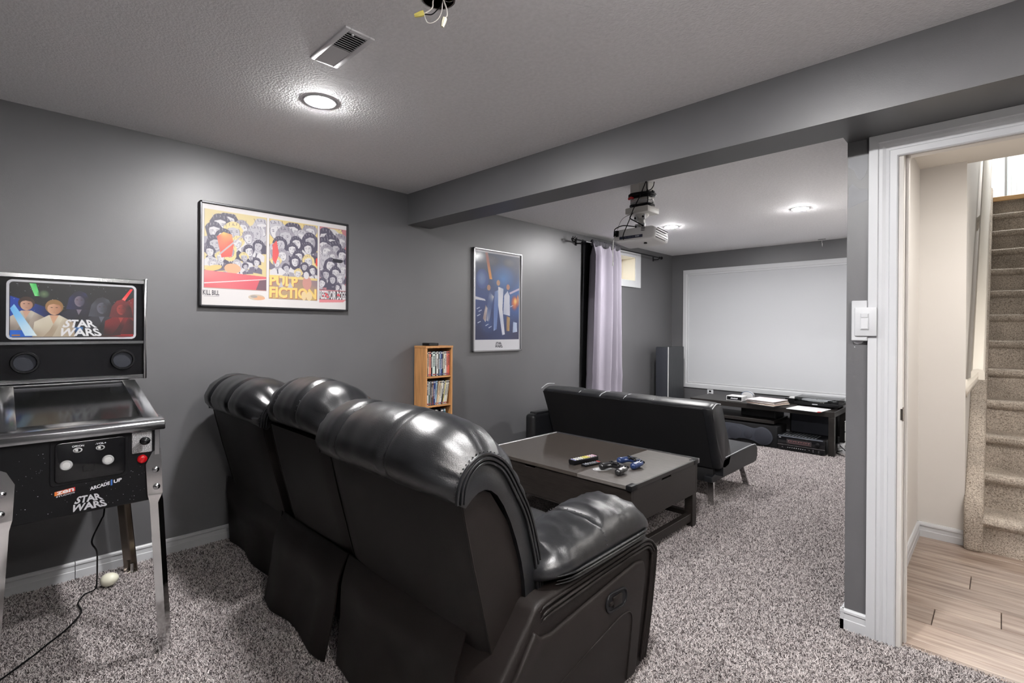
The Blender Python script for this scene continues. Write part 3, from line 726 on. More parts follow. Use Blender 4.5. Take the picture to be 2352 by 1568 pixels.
def game_controller(name, label, mat, loc, rz):
    t = thing(name, label, 'controller', loc, rz, 'game controllers on the coffee table', local=True)
    mb = MB()
    # body and grips as one lofted arch: centre line in plan with changing section
    path = smooth_path([(-.072, -.066, .021), (-.066, -.035, .022), (-.058, -.005, .027), (-.040, .018, .029), (0, .022, .029), (.040, .018, .029), (.058, -.005, .027), (.066, -.035, .022), (.072, -.066, .021)], 41)
    rings = []
    for i, p in enumerate(path):
        s = i / 40; q = abs(2 * s - 1)
        tan = (path[min(i + 1, 40)] - path[max(i - 1, 0)]).normalized(); nn = Vector((-tan.y, tan.x, 0))
        wd = .024 * (1 - .35 * (1 - q) ** 0) if q > .55 else mix(.023, .021, q)
        wd = .027 if q < .4 else mix(.027, .0205, min(1, (q - .4) / .3)); hh = mix(.017, .0205, min(1, max(0, (q - .45) / .35)))
        end = max(.02, 1 - max(0, (q - .86) / .14) ** 2) ** .5
        rings.append([p + nn * (a * wd * end) + Vector((0, 0, b * hh * end)) for a, b in circ(14)])
    mb.loft(rings)
    body = mb.build('body', mat, t, smooth=60)
    MB().box(-.028, .028, -.004, .036, .036, .0475, .004, 2).build('touchpad', M['black'], t, smooth=40)
    for x in (-.026, .026):
        MB().lathe([(.0105, .0), (.0075, .004), (.0045, .010), (.0075, .0135), (.0085, .015), (.006, .0165), (0, .0155)], (x, -.006, .043), 14).build('thumb_stick', M['black'], t, smooth=50)
    for sg in (-1, 1):
        MB().box(sg * .052 - .012, sg * .052 + .012, .030, .042, .026, .042, .004, 2).build('shoulder_button', M['black'], t)
    for k, (a, c) in enumerate(circ(4)): MB().lathe([(.005, 0), (.005, .003), (.004, .004), (0, .004)], (.055 + a * .010, .010 + c * .010, .0435), 10).build('face_button', M['black'], t)
    b = MB(); b.box(-.066, -.044, .007, .013, .043, .0475, .001, 1).box(-.058, -.052, -.001, .021, .043, .0475, .001, 1); b.build('direction_pad', M['black'], t)
    return t
game_controller('game_controller', 'black game controller on the coffee table, nearer the viewer', M['ctrlblack'], (-1.612, 2.535, tz + .0), R(-14))
game_controller('game_controller', 'dark blue game controller on the coffee table behind the black one', M['blue'], (-1.608, 2.715, tz + .0), R(-22))
t = thing('oval_tag', 'pale grey oval tag lying half under the black controller', 'tag', (-1.70, 2.525, tz), R(60), local=True)
MB().prism([(a * .06, b * .032) for a, b in circ(28)], 'z', 0, .0015).build('tag', M['lightgrey'], t)
MB().prism([(-.048 + a * .004, b * .004) for a, b in circ(10)], 'z', .0014, .0019).build('hole', M['black'], t)

def remote(name, label, L, W, T, loc, rz, cols, tilt=0):
    t = thing(name, label, 'remote', loc, rz, 'remote controls on the coffee table', local=True)
    pr = [(-W / 2, .35 * T), (-W * .36, 0), (W * .36, 0), (W / 2, .35 * T), (W / 2 * .98, .9 * T), (W * .44, T), (-W * .44, T), (-W / 2 * .98, .9 * T)]
    mb = MB(); Mt = Matrix.Rotation(tilt, 4, 'X')
    mb.loft([[Vector((p * k, y, q)) for p, q in pr] for y, k in ((-L / 2, .86), (-L / 2 + .006, .97), (0, 1), (L / 2 - .006, .97), (L / 2, .86))]); mb.build('case', M['black'], t, smooth=30)
    nc, nr = (3, 10) if L > .18 else (3, 7)
    for c in range(nr):
        b = MB()
        for k in range(nc):
            x = (k - 1) * W * .27; y = -L / 2 + L * .08 + (L * .84) * c / (nr - 1)
            b.box(x - W * .105, x + W * .105, y - L * .024, y + L * .024, T - .001, T + .0025, .001, 1)
        b.build('button_row', cols[c % len(cols)], t)
    return t
pb = lambda n, c: pmat(n, lin(c), .5)
cA = [pb('b1', (150, 150, 190)), pb('b2', (225, 225, 215)), pb('b2b', (205, 205, 210)), pb('b2c', (225, 225, 220)), pb('b3', (220, 215, 150)), pb('b4', (215, 205, 90)), pb('b5', (225, 210, 120)), pb('b6', (215, 180, 190)), pb('b6b', (200, 190, 205)), pb('b7', (205, 160, 180))]
remote('remote_control', 'large black remote control with rows of pale and yellow buttons on the coffee table', .215, .056, .028, (-1.872, 2.575, tz), R(-8), cA)
remote('remote_control', 'small flat grey-topped remote control beside the large one', .14, .040, .012, (-1.800, 2.555, tz), R(-10), [pb('b8', (110, 112, 125)), pb('b9', (170, 170, 180)), pb('b8c', (120, 122, 130)), pb('b8d', (120, 122, 130)), pb('b8e', (150, 150, 160)), pb('b8f', (110, 112, 125)), pb('b10', (190, 60, 60))])

# ------------------------------------------------------------------ futon
ft = thing('futon_sofa', 'black faux-leather click-clack futon facing the projection screen', 'sofa', (-2.15, 3.85, 0))
fxl, fxr = -2.93, -1.415
# backrest, leaning back towards the viewer
def fback():
    mb = MB(); NX = 60; rings = []
    prof = resample([(3.575, .285, 0), (3.535, .40, 0), (3.455, .62, 0), (3.405, .725, 0)], 10) + resample([(3.415, .740, 0), (3.47, .762, 0), (3.545, .765, 0), (3.585, .752, 0)], 9) + resample([(3.60, .735, 0), (3.66, .60, 0), (3.72, .48, 0), (3.78, .345, 0)], 9) + [Vector((3.74, .275, 0)), Vector((3.66, .262, 0))]
    seams = [mix(fxl, fxr, q) for q in (.26, .40, .525, .545, .70)]
    for k in range(NX):
        t = k / (NX - 1); t = mix(t, .5 - .5 * math.cos(math.pi * t), .6); x = mix(fxl, fxr, t); e = min(t, 1 - t) * (fxr - fxl); r = []
        for i, p in enumerate(prof):
            c = Vector((3.60, .52, 0)); sh = 1 - .10 * math.exp(-e / .012)
            q = c + (p - c) * sh
            if 10 <= i < 19:
                for s in seams: q = q - Vector((0, .012 * math.exp(-((x - s) / .012) ** 2), 0))
            nz = .006 * noise.noise(Vector((x * 4, i * .25, 2))) + .003 * noise.noise(Vector((x * 14, i * .5, 5)))
            r.append((x, q.x + nz + .03 * (fxr - x) * -.3, q.y + nz * .5 - .013))
        rings.append(r)
    mb.loft(rings); return mb.build('backrest', M['futon'], ft, smooth=60)
fb = fback()
# dark lining stretched over the rear of the backrest
mb = MB(); rings = []
for k in range(24):
    t = k / 23; x = mix(fxl + .02, fxr - .06, t); dx = -.009 * (fxr - x)
    rings.append([(x, y + dx + .003 * noise.noise(Vector((x * 5, z * 5, 1))), z - .013) for y, z in ((3.572, .285), (3.530, .40), (3.450, .62), (3.398, .722), (3.41, .722), (3.46, .62), (3.54, .40), (3.58, .285))])
mb.loft(rings); mb.build('rear_lining', M['futonback'], fb, smooth=60)
for q in (.26, .40, .545, .70):
    x = mix(fxl, fxr, q); dx = -.009 * (fxr - x); z0 = -.013
    MB().tube([(x, y + dx, z + z0 - .004) for y, z in ((3.412, .735), (3.44, .752), (3.50, .764), (3.56, .762), (3.59, .748))], .0035, 6).build('piping', M['seam'] if q in (.26, .40, .545) else M['futon'], fb, smooth=60)
MB().tube(smooth_path([(fxr - .004, 3.43, .715), (fxr - .004, 3.50, .742), (fxr - .004, 3.575, .735)], 16), .0035, 6).build('piping', M['seam'], fb, smooth=60)
MB().tube(smooth_path([(fxl - .002, 3.392, .730), (fxl, 3.47, .764), (fxl, 3.57, .760)], 12), .0035, 6).build('piping', M['seam'], fb, smooth=60)
# seat
mb = MB(); rings = []
prof = [(3.62, .215), (3.62, .30), (3.64, .345), (3.75, .356), (4.00, .358), (4.22, .360), (4.29, .345), (4.315, .31), (4.315, .25), (4.30, .215), (4.24, .205)]
for k in range(40):
    t = k / 39; x = mix(fxl + .01, fxr, t); e = min(t, 1 - t) * 1.5
    rings.append([(x, y, z - (.016 * math.exp(-e / .012) if z > .33 else 0) + (.005 * noise.noise(Vector((x * 5, y * 5, 3))) if z > .3 else 0)) for y, z in prof])
mb.loft(rings); fs = mb.build('seat', M['futon'], ft, smooth=50)
MB().tube(smooth_path([(fxr + .001, 3.66, .345), (fxr + .001, 3.9, .350), (fxr + .001, 4.15, .352), (fxr - .002, 4.27, .343), (fxr - .004, 4.305, .315)], 24), .003, 6).build('piping', M['seam'], fs, smooth=60)
MB().box(fxl + .05, fxr - .06, 3.59, 4.22, .16, .29, .01, 2).build('base_frame', M['futonback'], ft)
for x, y, dx, dy in ((-1.50, 3.615, .01, -.01), (-1.50, 4.20, .02, .075), (-2.82, 3.615, -.01, -.01), (-2.82, 4.20, -.02, .075)):
    o = MB()
    o.loft([[(x + a * .020, y + b * .014, .18) for a, b in ((-1, -1), (1, -1), (1, 1), (-1, 1))], [(x + dx + a * .022, y + dy + b * .014, .0) for a, b in ((-1, -1), (1, -1), (1, 1), (-1, 1))]])
    o.build('leg', M['chrome'], ft)
for x in (-1.50, -2.82):
    MB().prism([(3.555, .170), (3.555, .212), (3.60, .222), (3.85, .222), (3.85, .170)], 'x', x - .026, x + .032, .005, 2).build('leg_bracket', M['futon'], ft)
MB().box(-3.06, -2.95, 3.31, 4.15, .06, .50, .035, 4, M=None).build('folding_arm', M['futon'], ft, smooth=50)
MB().box(-3.045, -2.965, 3.36, 4.10, .488, .515, .012, 3).build('arm_top', M['futon'], ft, smooth=50)

# ------------------------------------------------------------------ pinball machine
pm = thing('pinball_machine', 'small black pinball machine on chrome legs against the left wall, colourful backglass on top', 'pinball machine', (-2.75, .24, 0))
cy0, cy1, cf = .0, .445, -2.335
gz = lambda x: .893 + (x - cf) * (-.2235)          # height of the sloping glass
MB().prism([(cf, .590), (cf, .872), (cf - .03, gz(cf - .03) - .075), (-2.83, gz(-2.83) - .085), (-2.86, 1.005), (-3.18, 1.005), (-3.18, .66)], 'y', cy0 + .004, cy1 - .004, .003, 1).build('cabinet', M['black'], pm)
for a, b in ((cy0, cy0 + .05), (cy1 - .05, cy1)):
    MB().prism([(cf - .004, .592), (cf - .004, gz(cf)), (-2.84, gz(-2.84)), (-2.90, gz(-2.84)), (-3.18, .98), (-3.18, .66)], 'y', a + .002, b - .002).build('cabinet_side', M['black'], pm)
    MB().prism([(cf + .012, gz(cf) - .02), (cf + .012, gz(cf) + .004), (-2.84, gz(-2.84) + .006), (-2.84, gz(-2.84) - .02)], 'y', a, b, .003, 2).build('side_rail', M['steel'], pm)
mb = MB(); mb.prism([(cf - .055, gz(cf - .055) + .004), (cf + .012, gz(cf) + .006), (cf + .028, gz(cf) - .002), (cf + .030, gz(cf) - .030), (cf + .022, gz(cf) - .034), (cf - .02, gz(cf) - .03)], 'y', cy0 - .012, cy1 + .012, .004, 2)
mb.build('lockbar', M['steel'], pm)
MB().prism([(cf, .60), (cf + .006, .60), (cf + .006, .868), (cf, .868)], 'y', cy1 - .018, cy1 - .002, .001, 1).build('corner_trim', M['steel'], pm)
# recessed playfield; reflection on its black surround is put into a grey colour
inner = pmat('black_plastic_with_reflection', (.20, .198, .21), .4)
mb = MB()
for a, b in ((cy0 + .05, cy0 + .062), (cy1 - .062, cy1 - .05)):
    mb.prism([(cf - .055, gz(cf - .055) - .004), (cf - .055, gz(cf - .055) - .075), (-2.83, gz(-2.83) - .075), (-2.83, gz(-2.83) - .004)], 'y', a, b)
mb.box(-2.83, -2.815, cy0 + .05, cy1 - .05, gz(-2.83) - .085, gz(-2.83) - .004); mb.build('playfield_wall', inner, pm)
MB().prism([(cf - .035, gz(cf - .035) - .072), (-2.82, gz(-2.82) - .080), (-2.82, gz(-2.82) - .084), (cf - .035, gz(cf - .035) - .078)], 'y', cy0 + .055, cy1 - .055).build('playfield_screen', M['blackgloss'], pm)
MB().prism([(cf - .053, gz(cf - .053) + .0005), (-2.835, gz(-2.835) + .0005), (-2.835, gz(-2.835) - .0025), (cf - .053, gz(cf - .053) - .0025)], 'y', cy0 + .048, cy1 - .048).build('glass_pane', M['acrylic'], pm)
# backbox
bx, by0, by1, bz0, bz1 = -2.95, -.012, .505, 1.010, 1.473
MB().box(-3.22, bx, by0 + .008, by1 - .008, bz0, bz1 - .004, .004, 1).build('backbox', M['black'], pm)
MB().box(bx - .02, bx + .012, by0, by1 - .008, bz1 - .018, bz1 + .002, .002, 1).build('trim_strip', M['steel'], pm)
MB().box(bx - .02, bx + .014, by0, by1 - .012, 1.172, 1.186, .002, 1).build('trim_strip', M['steel'], pm)
MB().box(bx - .02, bx + .014, by0, by1 - .012, 1.008, 1.026, .002, 1).build('trim_strip', M['steel'], pm)
for a, b in ((by1 - .014, by1), (by0, by0 + .014)): MB().box(bx - .06, bx + .016, a, b, bz0 - .004, bz1 + .008, .003, 2).build('edge_trim', M['steel'], pm)
MB().box(bx - .008, bx + .004, by0 + .012, by1 - .012, 1.026, 1.174).build('speaker_panel', M['blackgloss'], pm)
MB().box(bx - .008, bx + .003, by0 + .012, by1 - .012, 1.184, bz1 - .016).build('backglass', M['blackgloss'], pm)
for y in (.085, .414):
    Ms = Matrix.Translation((bx + .004, y, 1.098)) @ Matrix.Rotation(R(90), 4, 'Y')
    o = MB().lathe([(.047, 0), (.047, .004), (.044, .013), (.038, .013), (.035, .004), (.035, 0)], n=36, M=Ms).build('speaker_ring', M['black'], pm, smooth=40)
    MB().lathe([(.0355, .001), (.0355, .003), (.02, .004), (0, .0045)], n=36, M=Ms).build('speaker_grille', M['grille'], pm, smooth=40)
    for a, c in circ(4): MB().ell((bx + .012, y + a * .0405, 1.098 + c * .0405), (.0025, .003, .003), 8, 5).build('screw', M['steel'], o)
# flat prints: surround, artwork, lettering
p = Raster((bx + .0034, 0, 1.185), (0, 1, 0), (0, 0, 1), (1, 0, 0), .50, .275, 340, 187)
def rrect(x0, y0, x1, y1, r, n=5):
    out = []
    for cx_, cy_, a0 in ((x1 - r, y1 - r, 0), (x0 + r, y1 - r, 90), (x0 + r, y0 + r, 180), (x1 - r, y0 + r, 270)):
        out += [(cx_ + r * math.cos(R(a0 + 90 * i / n)), cy_ + r * math.sin(R(a0 + 90 * i / n))) for i in range(n + 1)]
    return out
p.poly(rrect(.028, .010, .464, .262, .02), (200, 200, 206)); p.poly(rrect(.037, .019, .455, .253, .014), (6, 7, 12))
ax0, ax1, az0, az1 = .039, .453, .021, .251
A = lambda a, b: (mix(ax0, ax1, a), mix(az0, az1, b))
p.poly([A(0, 0), A(.42, 0), A(.42, .45), A(0, .75)], [(30, 110, 220), (10, 30, 110), (8, 10, 30), (12, 60, 170)])
p.poly([A(.62, 0), A(1, 0), A(1, .8), A(.85, .6), A(.7, .3)], [(30, 6, 10), (150, 10, 20), (120, 8, 16), (90, 8, 14), (20, 6, 12)])
p.glow(*A(.54, .28), .05, .07, (90, 170, 250), (10, 16, 40)); p.glow(*A(.9, .22), .045, .06, (235, 60, 50), (110, 8, 16))
rr = random.Random(5)
for _ in range(46):
    x, y = A(rr.random(), .45 + rr.random() * .53); p.oval(x, y, .0008 + rr.random() * .0009, .0009, (190, 195, 215), 6, flat=True)
for pts, c0, c1 in (([(.0, .52), (.03, .60), (.20, .02), (.11, .02)], (130, 210, 255), (235, 250, 255)), ([(.14, .99), (.19, .99), (.22, .76), (.18, .76)], (140, 240, 150), (60, 190, 90)), ([(.86, .66), (.97, .97), (.995, .97), (.89, .62)], (255, 120, 110), (240, 30, 40)), ([(.575, .575), (.58, .60), (.66, .53), (.65, .49)], (255, 130, 130), (230, 40, 50)), ([(.83, .35), (.84, .38), (.98, .22), (.97, .19)], (255, 190, 170), (255, 90, 80))):
    p.poly([A(*q) for q in pts], [c0, c1, c1, c0])
# made-up robed and hooded people standing in for the painted figures
p.glow(*A(.53, .42), .028, .030, (170, 176, 190), (60, 70, 100)); p.glow(*A(.25, .80), .022, .022, (110, 130, 96), (40, 56, 44))
def person(x, y, s, hair, skin, shade, robe, robe2, hood=None):
    bx_, by_ = A(x, y); T = lambda u, v: (min(max(bx_ + s * u, ax0), ax1), min(max(by_ + s * v, az0), az1))
    p.poly([T(-2.3, -4.2), T(-2.1, -2.0), T(-.6, -1.0), T(.6, -1.0), T(2.1, -2.0), T(2.3, -4.2)], [robe2, robe, robe, robe, robe2, robe2])
    p.poly([T(-.5, -1.0), T(.1, -2.9), T(.5, -1.0)], skin); p.poly([T(.5, -.95), T(-.5, -3.2), T(-1.2, -4.2), T(-.2, -4.2), T(.9, -1.5)], [robe, robe2, robe2, robe2, robe])
    if hood: p.poly([T(-1.6, -1.4), T(-1.25, .4), T(-.6, 1.35), T(.1, 1.6), T(.8, 1.2), T(1.3, .2), T(1.6, -1.4)], [hood, hood, robe, robe, hood, robe2, robe2])
    else: p.poly([T(.98 * a, .22 + 1.05 * b) for a, b in circ(22)], hair)
    k = .62 if hood else .74
    p.poly([T(k * a, -.05 + .92 * b * (.85 if b > 0 else 1.0)) for a, b in circ(22)], [skin if a < .3 else shade for a, b in circ(22)])
    if not hood: p.poly([T(-.8, .2), T(-.7, .75), T(0, .98), T(.75, .7), T(.8, .15), T(.5, .5), T(-.1, .62), T(-.5, .5)], hair)
    for e in (-.28, .26): p.poly([T(e - .15, .10), T(e, .17), T(e + .15, .10), T(e, .05)], (60, 42, 40))
    p.poly([T(-.2, -.52), T(.2, -.52), T(0, -.58)], shade)
person(.53, .70, .028, None, (120, 108, 122), (60, 54, 76), (24, 24, 46), (10, 10, 20), (30, 34, 80))
person(.72, .58, .030, None, (92, 92, 104), (44, 44, 54), (46, 46, 56), (16, 16, 22), (70, 70, 82))
person(.89, .56, .028, None, (150, 50, 46), (80, 14, 18), (120, 16, 24), (44, 6, 12), (96, 30, 34))
person(.12, .60, .026, (66, 44, 36), (214, 170, 146), (170, 124, 104), (206, 196, 182), (140, 126, 116))
person(.33, .54, .030, (150, 112, 70), (214, 166, 134), (176, 124, 96), (220, 212, 192), (168, 150, 128))
p.poly([A(.0, .52), A(.03, .60), A(.20, .02), A(.11, .02)], [(110, 190, 255), (150, 215, 255), (235, 250, 255), (200, 235, 255)])
def wordmark(P, cx_, y0, hgt, wb, wt, c, shadow=None):
    ymid = y0 + hgt * .52; f = lambda y: mix(wb, wt, (y - y0) / hgt) / 2
    q1 = [(cx_ - f(y0), y0), (cx_ + f(y0), y0), (cx_ + f(ymid - hgt * .03), ymid - hgt * .03), (cx_ - f(ymid - hgt * .03), ymid - hgt * .03)]
    q2 = [(cx_ - f(ymid), ymid), (cx_ + f(ymid), ymid), (cx_ + f(y0 + hgt), y0 + hgt), (cx_ - f(y0 + hgt), y0 + hgt)]
    P.text('WARS', q1, c, .035); P.text('STAR', q2, c, .035)
x_, y_ = A(.535, .012); wordmark(p, x_, y_, .074, .160, .086, (232, 232, 236))
p.rect(*A(.015, .02), *A(.075, .045), (190, 120, 60))
p.build('artwork', M['glossprint'], pm)
# control panel on the front
MB().prism(rrect(.130, .700, .348, .862, .012), 'x', cf - .002, cf + .004, .0015, 1).build('bezel', M['black'], pm)
cd = MB().prism(rrect(.142, .710, .338, .850, .014), 'x', cf, cf + .010, .004, 3).build('control_plate', M['blackgloss'], pm, smooth=40)
MB().prism(rrect(.216, .738, .248, .763, .004), 'x', cf + .009, cf + .0115, .001, 1).build('cover_plate', M['blackgloss'], pm)
Mx = lambda y, z, dx=.010: Matrix.Translation((cf + dx, y, z)) @ Matrix.Rotation(R(90), 4, 'Y')
for y, z in ((.172, .770), (.286, .769)):
    o = MB().lathe([(.0175, 0), (.0175, .003), (.015, .006), (.0125, .006), (.012, .003)], n=28, M=Mx(y, z)).build('button_collar', M['lightgrey'], pm, smooth=40)
    MB().lathe([(.0118, .001), (.0118, .0055), (.009, .0065), (0, .006)], n=24, M=Mx(y, z)).build('push_button', M['projector'], pm, smooth=40)
for y, z in ((.202, .818), (.264, .817)):
    MB().prism([(y + a * .013, z + b * .009) for a, b in circ(24)], 'x', cf + .009, cf + .0125, .001, 1).build('switch_surround', M['lightgrey'], pm)
    MB().prism([(y + a * .009, z + b * .0055) for a, b in circ(20)], 'x', cf + .012, cf + .013).build('switch_slot', M['black'], pm)
    MB().box(cf + .0125, cf + .016, y - .007, y + .001, z - .0045, z + .0045, .001, 1).build('slide_switch', M['projector'], pm)
def tp(): return Print((cf + .0102, 0, 0), (0, 1, 0), (0, 0, 1), (1, 0, 0))
tx = tp()
tx.text('OFF/ON', [(.187, .829), (.219, .829), (.219, .8355), (.187, .8355)], (225, 225, 230), .02)
tx.build('lettering', M['ink'], pm); tx = tp()
tx.text('-VOL+', [(.250, .829), (.281, .829), (.281, .8355), (.250, .8355)], (225, 225, 230), .02)
tx.build('lettering', M['ink'], pm)
MB().box(cf, cf + .005, .357, .419, .776, .856, .002, 1).build('plunger_plate', pmat('flecked_silver_plate', (.45, .45, .46), .45, metal=.3, var=(300, .7)), pm)
MB().tube([(cf + .004, .389, .828), (cf + .04, .389, .828)], .005, 10).ell((cf + .050, .389, .828), (.016, .017, .015), 18, 12).build('plunger_knob', M['blackgloss'], pm, smooth=60)
MB().lathe([(.016, 0), (.016, .006), (.013, .011), (.006, .013), (0, .0135)], n=24, M=Mx(.389, .752, 0)).build('start_button', M['red'], pm, smooth=50)
g = Print((cf + .0006, 0, 0), (0, 1, 0), (0, 0, 1), (1, 0, 0))
for _ in range(120):
    y, z = rr.uniform(.05, .43), rr.uniform(.6, .86)
    if .125 < y < .35 and z > .695: continue
    if .35 < y and z > .73: continue
    s = .0006 + rr.random() ** 3 * .0011; g.oval(y, z, s, s, (150, 150, 160), 6, flat=True)
g.build('star_specks', M['ink'], pm)['kind'] = 'stuff'
def fp(): return Print((cf + .0007, 0, 0), (0, 1, 0), (0, 0, 1), (1, 0, 0))
g = fp()
wordmark(g, .234, .600, .052, .108, .058, (205, 205, 210))
g.build('wordmark', M['ink'], pm); g = fp()
o0 = [(.143, .664), (.197, .672), (.197, .689), (.143, .681)]
g.poly([(.143, .667), (.197, .674), (.197, .688), (.143, .681)], [(235, 140, 50), (215, 40, 50), (205, 40, 50), (235, 120, 60)])
g.text('zen', [(.148, .669), (.194, .6745), (.194, .686), (.148, .6805)], (240, 236, 236), .03)
g.text('STUDIOS', [(.147, .6605), (.196, .667), (.196, .672), (.147, .6655)], (215, 215, 220), .02)
g.build('studio_lettering', M['ink'], pm); g = fp()
q = [(.236, .664), (.328, .680), (.328, .697), (.236, .681)]
g.text('ARCADE', [(.237, .6655), (.293, .6750), (.293, .688), (.237, .6785)], (225, 225, 230), .04)
g.text('1', [(.2955, .671), (.3005, .672), (.3005, .693), (.2955, .692)], (60, 110, 190), .06)
g.text('UP', [(.304, .677), (.328, .681), (.328, .694), (.304, .690)], (225, 225, 230), .04)
g.build('maker_lettering', M['ink'], pm)
# legs: pressed chrome angles
def pin_leg(xc, yc, sx_, sy_, dx, dy, ztop, mat, rear=False):
    def ring(z, w1, w2, v=0.):
        """w1 = front flange, w2 = side flange, v = how far the lower leg is pressed into a ridge."""
        f = 1 - z / ztop; x, y = xc + sx_ * dx * f, yc + sy_ * dy * f; th = .0035
        a_ = (x - sx_ * .006 * v, y - sy_ * w1); b_ = (x + sx_ * .004 * v, y - sy_ * w1 * .46 * v - sy_ * .002 * (1 - v)); c_ = (x - sx_ * mix(w2, .030, v), y + sy_ * .002 * v)
        return [(*a_, z), (*b_, z), (*c_, z), (c_[0] - sx_ * .001, c_[1] - sy_ * th, z), (b_[0] - sx_ * th, b_[1] - sy_ * th * .6, z), (a_[0] - sx_ * th, a_[1], z)]
    if rear: R_ = [ring(z, .05, .05, .6) for z in (ztop, .02)] + [ring(.0, .053, .053, .6)]
    else: R_ = [ring(ztop, .010, .012), ring(ztop - .012, .030, .03), ring(ztop - .055, .052, .055), ring(ztop - .17, .052, .055, .1), ring(ztop - .205, .046, .050, 1), ring(.03, .044, .046, 1), ring(.0, .046, .048, 1)]
    o = MB().loft(R_[::-1]).build('leg', mat, pm)
    MB().lathe([(.02, 0), (.02, .006), (.008, .012), (.008, .05), (0, .05)], (xc + sx_ * dx - sx_ * .026, yc + sy_ * dy - sy_ * .022, 0), 14).build('levelling_foot', M['chrome'], o)
    if not rear:
        for z in (ztop - .08, ztop - .145):
            b = MB(); f = 1 - z / ztop; b.lathe([(.012, 0), (.011, .003), (.007, .006), (0, .007)], n=18, M=Matrix.Translation((xc + sx_ * dx * f, yc + sy_ * dy * f - sy_ * .022, z)) @ Matrix.Rotation(R(90), 4, 'Y'))
            b.lathe([(.005, 0), (.005, .010), (.003, .012), (0, .012)], n=6, M=Matrix.Translation((xc + sx_ * dx * f, yc + sy_ * dy * f - sy_ * .022, z)) @ Matrix.Rotation(R(90), 4, 'Y'))
            b.build('leg_bolt', M['steel'], o, smooth=40)
pin_leg(cf + .005, cy1 + .004, 1, 1, .035, .036, .785, M['chrome'])
pin_leg(cf + .005, cy0 - .004, 1, -1, .035, .036, .785, M['chrome'])
pin_leg(-3.18, cy1 + .004, -1, 1, .01, .062, .67, M['brass'], True)
pin_leg(-3.18, cy0 - .004, -1, -1, .01, .055, .67, M['brass'], True)
MB().tube(smooth_path([(-2.82, .338, .62), (-2.80, .333, .45), (-2.80, .322, .41), (-2.80, .292, .33), (-2.83, .312, .27), (-2.93, .325, .17), (-3.03, .335, .06), (-3.05, .33, .016), (-3.03, .29, .013), (-2.95, .262, .013), (-2.85, .263, .013), (-2.74, .21, .013), (-2.66, .147, .013), (-2.58, .083, .013), (-2.45, -.05, .013), (-2.3, -.3, .013)], 120), .0034, 6).build('power_cord', M['black'], pm, smooth=60)
t = thing('plastic_egg', 'cream egg-shaped plastic shell on the carpet under the pinball machine', 'egg', (-3.055, .385, .006), local=True); t.rotation_euler = (0, 0, R(62))
prof = []
for i in range(17):
    a = math.pi * i / 16; prof.append((.031 * math.sin(a) * (1 + .10 * math.cos(a)), -.037 * math.cos(a)))
MB().lathe(prof, n=24, M=Matrix.Translation((0, 0, .036)) @ Matrix.Rotation(R(78), 4, 'Y')).build('shell', M['egg'], t, smooth=60)
# ------------------------------------------------------------------ media shelf with cases
bs = thing('media_shelf', 'narrow oak-veneer shelf unit full of disc cases against the left wall', 'shelf', (-3.2, 2.40, 0))
sx0, sx1, sy0, sy1, sz = -3.272, -3.122, 2.272, 2.532, 1.120
MB().box(sx0, sx1, sy0, sy0 + .014, 0, sz - .016, .001, 1).build('side_panel', M['oak'], bs)
MB().box(sx0, sx1, sy1 - .014, sy1, 0, sz - .016, .001, 1).build('side_panel', M['oak'], bs)
MB().box(sx0, sx1 + .003, sy0 - .002, sy1 + .002, sz - .016, sz, .001, 1).build('top_board', M['oakshelf'], bs)
MB().box(sx0, sx0 + .004, sy0 + .01, sy1 - .01, 0, sz - .016).build('back_panel', M['oakshelf'], bs)
levels = [.886, .662, .438, .214, .03]
for z in levels: MB().box(sx0, sx1 - .004, sy0 + .014, sy1 - .014, z - .013, z, .001, 1).build('shelf_board', M['oakshelf'], bs)
ORD = ['first', 'second', 'third', 'fourth', 'fifth', 'sixth', 'seventh', 'eighth', 'ninth', 'tenth', 'eleventh', 'twelfth', 'thirteenth', 'fourteenth', 'fifteenth', 'sixteenth']
COL = {'grey': (120, 116, 118), 'tan': (206, 180, 150), 'salmon': (214, 130, 112), 'black': (24, 24, 28), 'pale green': (200, 214, 206), 'white': (214, 212, 208), 'pale blue': (160, 186, 208), 'dark blue': (52, 66, 120), 'cream': (206, 200, 180), 'red': (206, 92, 72), 'dark grey': (60, 60, 64), 'dark green': (70, 92, 86), 'blue': (84, 104, 160), 'yellow': (214, 200, 130), 'brown': (110, 72, 60), 'teal': (70, 106, 120)}
cmats = {}
def cmat(c):
    if c not in cmats: cmats[c] = pmat('case_' + c.replace(' ', '_'), lin(COL[c]), .35, coat=.3)
    return cmats[c]
dvd_rand = random.Random(11)
def disc_case(name_shelf, i, c, y, z, wd, hgt, lean, group):
    lab = f'{c} disc case, {ORD[i]} from left on the {name_shelf} shelf of the oak unit'
    t = thing('disc_case', lab, 'disc case', (sx1 - .012, y, z), 0, group, local=True); t.rotation_euler = (lean, 0, 0)
    MB().box(-.118, 0, .0006, wd - .0006, 0, hgt, .0015, 1).build('case', cmat('black'), t)
    MB().box(-.116, .0008, .0004, wd - .0004, .003, hgt - .003, .001, 1).build('sleeve', cmat(c), t)
    P = Print((.00085, 0, 0), (0, 1, 0), (0, 0, 1), (1, 0, 0)); dark = sum(COL[c]) > 330
    k = dvd_rand.random(); a, b = .25 + .2 * k, .62 + .25 * k
    ink = (40, 38, 46) if dark else (210, 206, 204)
    # title strip: short bars, too small to read in the photograph
    zz = a * hgt
    while zz < b * hgt:
        s = .004 + dvd_rand.random() * .006; P.rect(wd * .28, zz, wd * .72, zz + s, ink); zz += s + .0025
    P.rect(wd * .12, hgt * .90, wd * .88, hgt * .955, (210, 208, 206) if not dark else (60, 60, 70)); P.rect(wd * .12, hgt * .045, wd * .88, hgt * .10, (150, 60, 60) if k > .6 else (70, 80, 120))
    P.build('spine_print', M['ink'], t)
    return t
